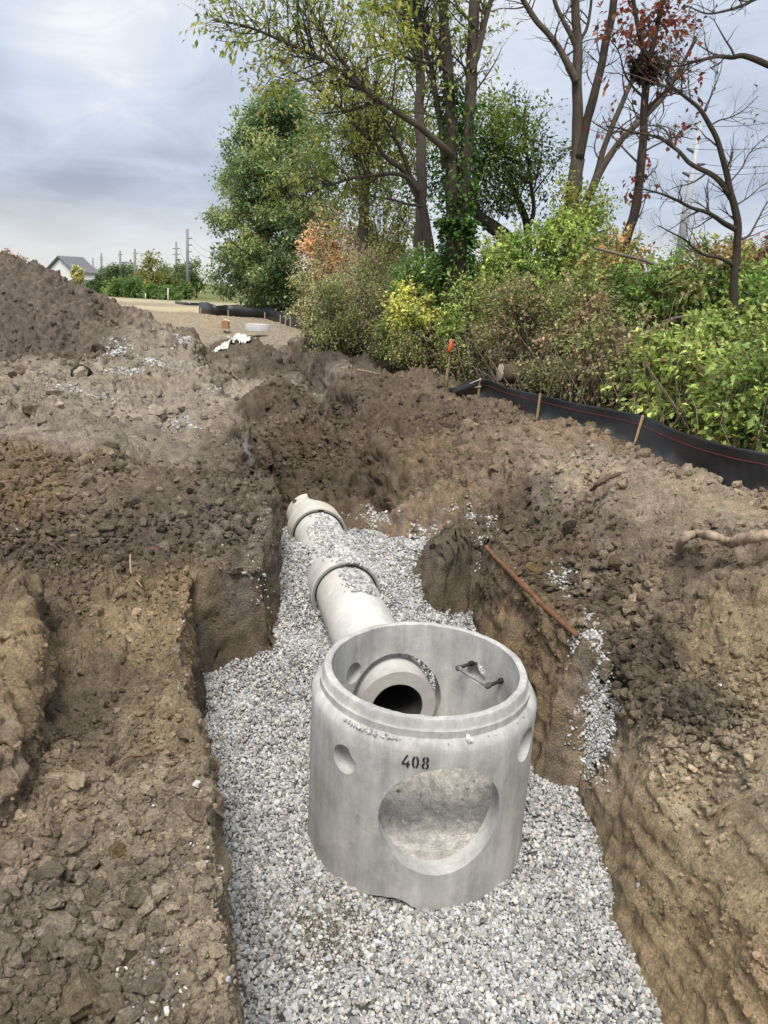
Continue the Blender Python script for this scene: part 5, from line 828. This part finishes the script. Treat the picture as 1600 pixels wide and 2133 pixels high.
for (nm, u, vt, vb, hw, yy, cl, lf, n, ns, lab) in SH:
    c = aty(u, (vt+vb)/2, yy); b = np.array([c[0], yy, gz(c[0], yy)]); k = yy/1550; big = 'bright' in nm; n = int(n*.8); hw = hw*(1. if big else 1.22); rad = np.array([hw*k, min(hw*k, .9+.02*yy), (vb-vt)/2*k*(.98 if big else 1.1)]); n = int(n*(1. if big else 1.5))
    t = Plant(nm, b, lab, 'shrub'); t.stems(b, c, rad, ns, (.011 if ns > 80 else .016), (.20, .165, .125)); m = 4
    for q in range(7):
        o = unit(1)[0]*rad*np.array([.75, .75, .7]); t.blob(c+o, rad*rng.uniform(.2, .42), int(n/14), .15 if lf < .09 else .19, 11, .3)
    t.blob(c-np.array([0, 0, rad[2]*.45]), rad*np.array([.95, .9, .6]), int(n*.4), .2, 10, .2)
    for q in range(int(n/22)):
        e = c+unit(1)[0]*rad*np.array([1.15, 1.12, 1.25])*rng.uniform(.55, 1.)**.5; s0 = c+(e-c)*rng.uniform(.1, .45)-np.array([0, 0, rad[2]*.25]); md = (s0+e)/2+np.array([0, 0, .18*rad[2]])+rng.normal(size=3)*.06*rad; e = e+rng.normal(size=3)*.08*rad
        qq = catmull([s0, md, e], 5); s1 = b+np.array([rng.normal()*rad[0]*.2, rng.normal()*rad[1]*.2, 0]); qs = catmull([s1, (s1+s0)/2+rng.normal(size=3)*.05*rad, s0], 3); t.twig.tube(np.vstack([qs[:-1], qq]), np.linspace(.010, .003, len(qs)-1+len(qq)), 3, np.array((.18, .15, .11))*rng.uniform(.6, 1.4), False) if q % 3 == 0 else t.twig.tube(qq, np.linspace(.007, .003, len(qq)), 3, np.array((.13, .105, .08))*rng.uniform(.6, 1.4), False)
        kk = rng.poisson(20); f = rng.random(kk)**.7*(len(qq)-1.01); i_ = f.astype(int); t.lp.append(qq[i_]+(qq[i_+1]-qq[i_])*(f-i_)[:, None]+rng.normal(size=(kk, 3))*.03); t.ld.append((qq[-1]-qq[-3])/np.linalg.norm(qq[-1]-qq[-3]+1e-6)+1.*unit(kk))
    t.finish(lf, cl, wid=.6, crown='foliage', twigname='stems', patch=.5, var=.42)
# understory brush as one mass
ug = MB(); UT = MB(); n = 26000; X, Y = rng.uniform(-4, 14, n), np.exp(rng.uniform(math.log(9), math.log(34), n)); ok = (sdist(FB, X, Y) < -.25); X, Y = X[ok], Y[ok]; zg = ground(X, Y)[0]; h = np.abs(rng.normal(size=len(X)))*.35*np.clip(.6+vnoise(z0(X, Y), 1.2, 3.), .1, 2)
cc = np.array([lin(c) for c in ((78, 84, 44), (104, 96, 58), (120, 104, 72), (92, 104, 50), (96, 76, 56))])[rng.integers(0, 5, len(X))]; V, T, K = leaves(np.stack([X, Y, zg+h], 1), unit(len(X))+[0, 0, .3], .08*rng.lognormal(0, .25, len(X)), 1.7*cc*rng.uniform(.6, 1.2, (len(X), 1)), .5); ug.add(V, T, None, K)
o = ug.build('undergrowth', M_LEAF, None, False); tag(o, 'low mixed weeds and fallen leaves under the trees', None, None, 'stuff')
n = 5200; X, Y = rng.uniform(-3, 13, n), np.exp(rng.uniform(math.log(9.5), math.log(30), n)); sdw = sdist(FB, X, Y); ok = (sdw < -.35) & (rng.random(n) < np.where(sdw > -1.6, 1, .35)); X, Y = X[ok], Y[ok]; zg = ground(X, Y)[0]
for x, y, z in zip(X, Y, zg):
    l = rng.uniform(.5, 1.9); d_ = norm([rng.normal()*.45, rng.normal()*.3, 1]); b = np.array([x, y, z]); q = np.array([b, b+d_*l*.5+rng.normal(size=3)*.06, b+d_*l+rng.normal(size=3)*.15]); UT.tube(q, [.010, .008, .004], 3, np.array((.25, .205, .155))*rng.uniform(.45, 1.5), False)
o = UT.build('dead_stems', M_BARK); tag(o, 'thin dead weed stems standing in the undergrowth', None, None, 'stuff')
# litter of leaves and twigs on the right bank
n = 2600; X = rng.uniform(.5, 9, n); Y = np.exp(rng.uniform(math.log(5.5), math.log(18), n)); sdx = sdist(FB, X, Y); ok = (sdx > -.1) & (rng.random(n) < np.exp(-np.maximum(sdx, 0)/.7)); X, Y = X[ok], Y[ok]; zg = ground(X, Y)[0]
LT = MB(); D = unit(len(X)); D[:, 2] *= .25; cc = np.array([lin(c) for c in ((150, 124, 92), (176, 152, 116), (116, 90, 64), (132, 96, 66))])[rng.integers(0, 4, len(X))]; V, T, K = leaves(np.stack([X, Y, zg+.02], 1), D, .06*rng.lognormal(0, .3, len(X)), cc, .5, 0.); LT.add(V, T, None, K); o = LT.build('leaf_litter', M_LEAF, None, False); tag(o, 'dry brown leaves scattered along the foot of the silt fence', None, None, 'stuff')
n = 420; X = rng.uniform(-6, 8, n); Y = np.exp(rng.uniform(math.log(2.5), math.log(20), n)); _, sd = height(X, Y); ok = (sd > .15) & ((X > .5) | (rng.random(n) < .3)) & (sdist(FB, X, Y) > -.1); X, Y = X[ok], Y[ok]; zg = ground(X, Y)[0]; RT = MB()
for x, y, z in zip(X, Y, zg):
    l = rng.uniform(.06, .3)*min(1.6, .5+y/8); a = rng.uniform(0, 6.28); d_ = np.array([math.cos(a), math.sin(a), 0])*l; pts = [[x, y, z+.004]]
    for k in range(3): x2, y2 = x+d_[0]*(k+1)/3+rng.normal()*l*.1, y+d_[1]*(k+1)/3+rng.normal()*l*.1; pts.append([x2, y2, gz(x2, y2)+.012])
    RT.tube(catmull(pts, 3), np.linspace(.005, .002, 10)*min(2., .5+y/7), 4, np.array((.24, .18, .12))*rng.uniform(.5, 1.5), False)
o = RT.build('rootlets', M_BARK); tag(o, 'fine roots and twigs strewn over the dug soil', None, None, 'stuff')
# ------------------------------------------------------------------ far background: house, hedge, trees, poles
HZ = 130.
def hz_at(u, v, y=HZ): return aty(u, v, y)
hs = thing('house', aty(165, 605, HZ), 'white gabled house with grey roof beyond the spoil heap', 'house'); A = aty(140, 600, HZ+8); B = aty(197, 600, HZ); Dp = aty(60, 600, HZ-2)
pk = aty(147, 538, HZ+4); er = aty(197, 568, HZ); el_ = aty(108, 562, HZ+8); zE = er[2]; zP = pk[2]; mb = MB()
g0 = np.array([er[0], er[1], 0]); gl = np.array([er[0]-5.6, er[1]+2.6, 0]); gm = (g0+gl)/2; lv = norm(np.array([-.86, -.5, 0])); Ln = 3.0
up_ = lambda p, z: np.array([p[0], p[1], z])
V = [up_(g0, 0), up_(gl, 0), up_(gl, zE), up_(gm, zP), up_(g0, zE)]; V2 = [v+lv*Ln for v in V]; mb.add(V+V2, [(2, 4, 3), (7, 8, 9)], [(0, 1, 2, 4), (5, 9, 7, 6), (0, 4, 9, 5), (1, 6, 7, 2)], lin((226, 226, 228))); mb.build('wall', M_PAINT, hs, False)
mb = MB(); ov = .35; nrm = np.array([0, 0, .22])
e0 = norm(g0-gm); e1 = norm(gl-gm); sl_ = (zP-zE)/np.linalg.norm(g0-gm)
for e in (e0, e1):
    a_ = up_(gm, zP)-lv*.5; b_ = up_(gm, zP)+e*(np.linalg.norm(g0-gm)+ov)+np.array([0, 0, -sl_*(np.linalg.norm(g0-gm)+ov)])-lv*.5; c_ = b_+lv*(Ln+1); d__ = a_+lv*(Ln+1); q = [a_, b_, c_, d__]; mb.add(q+[x+nrm for x in q], None, [(0, 1, 2, 3), (4, 7, 6, 5), (0, 4, 5, 1), (2, 6, 7, 3), (1, 5, 6, 2), (0, 3, 7, 4)], (.14, .145, .16))
mb.build('roof', M_PAINT, hs, False); mb = MB(); fr = norm(np.cross(g0-gl, [0, 0, 1])); fr = fr if fr[1] < 0 else -fr
mb.box(up_(gm, zE*.62)+fr*.03, (1.0, .08, 1.4), np.array([[norm(g0-gl)[0], fr[0], 0], [norm(g0-gl)[1], fr[1], 0], [0, 0, 1]]), (.12, .14, .17)); mb.build('window', M_PAINT, hs, False)
mb = MB(); q0 = g0+fr*.05; W3 = g0-norm(g0-gl)*.2; pr = [up_(g0, zE*.62), up_(g0+norm(gl-g0)*4.5, zE*.98), up_(g0+norm(gl-g0)*4.5+fr*2.2, zE*.62), up_(g0+fr*2.2, zE*.30)]; mb.add(pr+[x+[0, 0, .15] for x in pr], None, [(0, 1, 2, 3), (4, 7, 6, 5), (0, 4, 5, 1), (1, 5, 6, 2), (2, 6, 7, 3), (3, 7, 4, 0)], (.13, .135, .15)); mb.build('porch_roof', M_PAINT, hs, False)
FT = [('far_tree', 210, 543, 600, 34, 165, [(64, 80, 52), (78, 92, 58)], 'dark round tree just right of the white house'), ('far_tree', 250, 548, 600, 34, 160, [(74, 92, 56), (88, 104, 60)], 'grey green tree behind the left end of the hedge'), ('far_tree', 285, 540, 600, 30, 170, [(70, 88, 52), (84, 100, 58)], 'round green tree behind the third utility pole'), ('golden_tree', 314, 528, 606, 30, 118, [(112, 112, 50), (128, 122, 56), (96, 102, 46)], 'tall golden green tree standing over the hedge'), ('far_tree', 345, 545, 605, 30, 125, [(100, 110, 56), (86, 100, 50)], 'yellow green tree right of the golden one'), ('far_tree', 378, 545, 608, 26, 130, [(78, 94, 50), (90, 104, 56)], 'tree behind the tallest utility pole'), ('far_tree', 408, 540, 610, 30, 120, [(70, 88, 46), (84, 102, 52)], 'green tree between the tallest pole and the big green tree'), ('pale_tree', 160, 556, 590, 13, 122, [(150, 148, 92), (164, 158, 100)], 'pale yellow young tree in front of the white house'),
 ('hedge_bush', 195, 583, 618, 26, 100, [(62, 86, 40), (76, 100, 46)], 'dark hedge bush at the left end by the heap'), ('hedge_bush', 240, 570, 620, 32, 98, [(82, 104, 46), (98, 116, 52)], 'yellow green hedge bush under the second pole'), ('hedge_bush', 280, 578, 622, 28, 96, [(66, 92, 42), (80, 106, 48)], 'round hedge bush right of the yellow green one'), ('hedge_bush', 322, 590, 624, 28, 94, [(74, 98, 44), (88, 110, 50)], 'low hedge bush below the golden tree'), ('hedge_bush', 358, 592, 627, 26, 92, [(70, 96, 42), (86, 112, 50)], 'right hand hedge bush next to the thin marker post'), ('hedge_bush', 385, 585, 625, 20, 105, [(74, 94, 46), (90, 108, 52)], 'last hedge bush behind the tallest pole foot'),
 ('background_bush', 20, 522, 560, 26, 60, [(120, 70, 60), (110, 96, 62)], 'reddish bush tops showing over the spoil heap'),
 ('background_tree', 1430, 500, 640, 60, 40, [(88, 108, 48), (104, 122, 54)], 'green bush mass beyond the steel pole'), ('background_tree', 1560, 490, 640, 70, 38, [(84, 104, 46), (100, 118, 52)], 'green bush mass far behind the right edge'), ('background_tree', 1250, 520, 640, 80, 40, [(90, 108, 50), (106, 120, 56)], 'pale green bush mass behind the four stemmed tree'), ('background_tree', 985, 520, 650, 60, 40, [(96, 112, 52), (84, 100, 46)], 'green bush mass behind the ivy tree'), ('background_tree', 830, 535, 650, 80, 42, [(100, 112, 56), (116, 122, 62)], 'faded green bush mass behind the straight trunk'), ('background_tree', 700, 540, 660, 60, 44, [(96, 108, 54), (110, 114, 58)], 'dim green bush mass between the big tree and the forked tree'), ('background_tree', 1120, 525, 650, 70, 40, [(90, 110, 48), (104, 120, 54)], 'yellow green bush mass behind the leaning tree')]
for (nm, u, vt, vb, hw, yy, cl, lab) in FT:
    c = aty(u, (vt+vb)/2, yy); k = yy/1550; rad = np.array([hw*k, hw*k*.8, (vb-vt)/2*k]); b = np.array([c[0], yy, -.2]); t = Plant(nm, b, lab, 'tree' if 'tree' in nm else 'bush'); L_ = c[2]+rad[2]
    t.limb(pts=[b, (b+c)/2+rng.normal(size=3)*.05*rad, c+[0, 0, rad[2]*.5]], r0=.02*L_+.06, r1=.04, sides=6, col=BKD)
    for q in range(9): o = unit(1)[0]*rad*.55; t.blob(c+o, rad*rng.uniform(.38, .6), 190, rad.mean()*.16, 9, .4)
    t.blob(c-np.array([0, 0, rad[2]*.4]), rad*np.array([.95, .9, .6]), 420, rad.mean()*.2, 9, .2); t.finish(max(.0024*yy, rad.mean()*.07), [tuple(min(255, x*1.12+6) for x in c_) for c_ in cl], wid=.75, crown='crown', var=.25, patch=rad.mean())
PL = [(390, 477, 606, 112, .16, [(497, 18, 1), (511, 18, 1), (525, 16, 1), (553, 14, 0), (565, 14, 0)], 'tallest utility pole beside the big green tree'), (367, 504, 600, 150, .16, [(518, 14, 0), (530, 14, 0)], 'second tallest utility pole left of the tallest'), (281, 518, 600, 150, .17, [(529, 9, 0)], 'grey pole rising behind the hedge left of the golden tree'), (250, 522, 600, 160, .17, [(531, 9, 0), (564, 12, 0)], 'grey pole left of the hedge centre with low crossarm'), (211, 527, 598, 190, .17, [(536, 6, 0), (541, 6, 0)], 'small far pole above the round tree right of the house'), (193.5, 537, 598, 230, .16, [], 'tiny far pole just right of the white house'), (171, 540, 598, 260, .15, [], 'faintest far pole behind the house roof')]
PT = []
for (u, vt, vb, yy, r, arms, lab) in PL:
    tpt = aty(u, vt, yy); b = np.array([aty(u+1, vb, yy)[0], yy, -.2]); po = thing('utility_pole', b, lab, 'utility pole'); m = MB(); m.tube([b, (b+tpt)/2, tpt], [r*1.9, r*1.5, r*1.2], 8, (.22, .22, .23)); m.build('pole', M_STEEL, po)
    for (va, w_, one) in arms:
        p = aty(u+.3, va, yy); wm = w_/1550*yy; m = MB(); m.tube([p+([-.1, 0, 0] if one else [-wm/2, 0, 0]), p+[wm/2, 0, .1]], .09, 6, (.2, .2, .21)); m.build('crossarm', M_STEEL, po)
        PT.append(p+[wm/2, 0, .1])
mp = thing('transmission_pole', aty(1414, 620, 70), 'tall tapered galvanised steel pole with three short arms behind the bare tree', 'power pole'); tpt = aty(1459, 258, 70); b = aty(1407, 585, 70); m = MB(); m.tube([b, (b+tpt)/2, tpt], [.42, .34, .17], 16, (.42, .44, .47)); m.build('shaft', M_STEEL, mp)
for (u1, v1, u2, v2) in ((1447, 318, 1431, 309), (1452, 343, 1468, 342), (1437, 367, 1422, 359)): m = MB(); m.tube([aty(u1, v1, 70), aty(u2, v2, 70)], [.13, .10], 8, (.10, .10, .11)); m.build('insulator_arm', M_STEEL, mp)
def wire(a, b, sag, r, lab):
    a, b = np.array(a), np.array(b); t = np.linspace(0, 1, 24)[:, None]; p = a+(b-a)*t; p[:, 2] -= sag*4*(t*(1-t))[:, 0]; m = MB(); m.tube(p-a, r, 4, (.10, .10, .11), False); o = m.build('power_line', M_STEEL); o.location = Vector(a); tag(o, lab, 'power line', 'overhead power lines')
for (u1, v1, v2, lab) in ((1460, 262, 243, 'topmost power line running right from the steel pole top'), (1431, 309, 298, 'second power line from the top at the right of the steel pole'), (1468, 342, 339, 'third power line at the right of the steel pole'), (1422, 359, 353, 'lowest of the four power lines right of the steel pole')): wire(aty(u1, v1, 70), aty(1680, v2-3, 62), .3, .022, lab)
wire(aty(1422, 503, 90), aty(1680, 515, 90), .5, .022, 'low power line crossing behind the bare crooked tree'); wire(PT[0], aty(470, 520, 70), .8, .02, 'power line from the highest arm of the tallest utility pole'); wire(PT[1], aty(470, 535, 70), .8, .02, 'power line from the middle arm of the tallest utility pole'); wire(PT[5], PT[3], .8, .025, 'power line sagging between the two tallest utility poles')
# ------------------------------------------------------------------ light, sky, camera
sun_dir = norm([-.08, -.55, 1.0])
sl = bpy.data.lights.new('sun', 'SUN'); sl.energy = 2.2; sl.angle = math.radians(24); sl.color = (1., .95, .87); so = bpy.data.objects.new('sun', sl); C.objects.link(so); so.rotation_euler = Vector(sun_dir).to_track_quat('Z', 'Y').to_euler()
w = bpy.data.worlds.new('World'); bpy.context.scene.world = w; w.use_nodes = True; nt = w.node_tree; nt.nodes.clear(); L = nt.links.new
out = nd(nt, 'ShaderNodeOutputWorld'); bg = nd(nt, 'ShaderNodeBackground'); bg.inputs['Strength'].default_value = .1; L(bg.outputs[0], out.inputs[0])
sky = nd(nt, 'ShaderNodeTexSky'); sky.sky_type = 'NISHITA'; sky.sun_disc = False; sky.sun_elevation = math.asin(sun_dir[2]); sky.sun_rotation = math.atan2(sun_dir[0], sun_dir[1])
tc = nd(nt, 'ShaderNodeTexCoord'); sx = nd(nt, 'ShaderNodeSeparateXYZ'); L(tc.outputs['Generated'], sx.inputs[0])
def M_(op, a, b=None, c=None, clamp=False):
    n = nd(nt, 'ShaderNodeMath', operation=op, use_clamp=clamp)
    for k, v in enumerate((a, b, c)):
        if v is None: continue
        if hasattr(v, 'links'): L(v, n.inputs[k])
        else: n.inputs[k].default_value = v
    return n.outputs[0]
zc = M_('MAXIMUM', sx.outputs[2], 0.); den = M_('ADD', zc, .24); px_ = M_('DIVIDE', sx.outputs[0], den); py_ = M_('DIVIDE', sx.outputs[1], den)
cb = nd(nt, 'ShaderNodeCombineXYZ'); L(px_, cb.inputs[0]); L(py_, cb.inputs[1])
n1 = nd(nt, 'ShaderNodeTexNoise', i_Scale=.75, i_Detail=5., i_Roughness=.5, i_Distortion=.5); L(cb.outputs[0], n1.inputs['Vector'])
n2 = nd(nt, 'ShaderNodeTexNoise', i_Scale=3.4, i_Detail=9., i_Roughness=.6, i_Distortion=.6); L(cb.outputs[0], n2.inputs['Vector'])
def blob(u, v, lo, hi):
    dd = norm(ray(u, v)); dp = nd(nt, 'ShaderNodeVectorMath', operation='DOT_PRODUCT'); L(tc.outputs['Generated'], dp.inputs[0]); dp.inputs[1].default_value = tuple(dd)
    mr = nd(nt, 'ShaderNodeMapRange', interpolation_type='SMOOTHSTEP'); L(dp.outputs['Value'], mr.inputs[0]); mr.inputs[1].default_value = math.cos(math.radians(hi)); mr.inputs[2].default_value = math.cos(math.radians(lo)); return mr.outputs[0]
val = M_('ADD', M_('MULTIPLY', n1.outputs['Fac'], .75), M_('MULTIPLY', n2.outputs['Fac'], .62)); val = M_('SUBTRACT', val, .16)
for (u, v, lo, hi, k) in ((40, 340, 0, 19, -.22), (330, 360, 0, 15, -.18), (300, 70, 0, 10, .25), (60, 60, 0, 12, .20), (180, 190, 0, 6, .12), (40, 250, 0, 4, .12), (1300, 350, 4, 22, -.02), (330, 505, 1, 6, .22), (1000, 150, 3, 18, .06), (1560, 460, 2, 12, -.08)):
    val = M_('ADD', val, M_('MULTIPLY', blob(u, v, lo, hi), k))
hz_ = nd(nt, 'ShaderNodeMapRange', interpolation_type='SMOOTHSTEP'); L(sx.outputs[2], hz_.inputs[0]); hz_.inputs[1].default_value = .10; hz_.inputs[2].default_value = -.02; hz_.inputs[3].default_value = 0; hz_.inputs[4].default_value = .24; val = M_('ADD', val, hz_.outputs[0])
zen = nd(nt, 'ShaderNodeMapRange', interpolation_type='SMOOTHSTEP'); L(sx.outputs[2], zen.inputs[0]); zen.inputs[1].default_value = .42; zen.inputs[2].default_value = .8; zen.inputs[3].default_value = 0; zen.inputs[4].default_value = .25; val = M_('ADD', val, zen.outputs[0])
rp = nd(nt, 'ShaderNodeValToRGB'); L(val, rp.inputs[0]); el = rp.color_ramp.elements
stops = [(.10, (.20, .23, .285)), (.32, (.27, .305, .37)), (.52, (.35, .39, .46)), (.68, (.43, .455, .495)), (.84, (.55, .565, .575)), (1., (.68, .68, .66))]
el[0].position = stops[0][0]; el[0].color = stops[0][1]+(1,); el[1].position = stops[-1][0]; el[1].color = stops[-1][1]+(1,)
for p_, c_ in stops[1:-1]: e = el.new(p_); e.color = c_+(1,)
vs = nd(nt, 'ShaderNodeVectorMath', operation='SCALE'); L(rp.outputs[0], vs.inputs[0]); vs.inputs['Scale'].default_value = 10.
wz = nd(nt, 'ShaderNodeMapRange', interpolation_type='SMOOTHSTEP'); L(sx.outputs[2], wz.inputs[0]); wz.inputs[1].default_value = .13; wz.inputs[2].default_value = .0; wz.inputs[3].default_value = 0; wz.inputs[4].default_value = .75
cr = nd(nt, 'ShaderNodeMix', data_type='RGBA'); L(wz.outputs[0], cr.inputs[0]); L(vs.outputs[0], cr.inputs[6]); cr.inputs[7].default_value = (4.6, 4.5, 4.25, 1)
mx = nd(nt, 'ShaderNodeMix', data_type='RGBA'); mx.inputs[0].default_value = .95; L(sky.outputs[0], mx.inputs[6]); L(cr.outputs[2], mx.inputs[7]); L(mx.outputs[2], bg.inputs['Color'])
cam = bpy.data.cameras.new('camera'); co = bpy.data.objects.new('camera', cam); C.objects.link(co); cam.sensor_fit = 'HORIZONTAL'; cam.sensor_width = 36; cam.lens = F/1600*36; cam.clip_end = 6000; cam.clip_start = .05
Mx = Matrix(((RX[0], UX[0], -FW[0], 0), (RX[1], UX[1], -FW[1], 0), (RX[2], UX[2], -FW[2], CZ), (0, 0, 0, 1))); co.matrix_world = Mx
sc = bpy.context.scene; sc.camera = co; sc.view_settings.view_transform = 'Standard'; sc.view_settings.look = 'None'; sc.view_settings.exposure = .88; sc.view_settings.gamma = 1.
sc.cycles.use_denoising = True; sc.cycles.max_bounces = 6
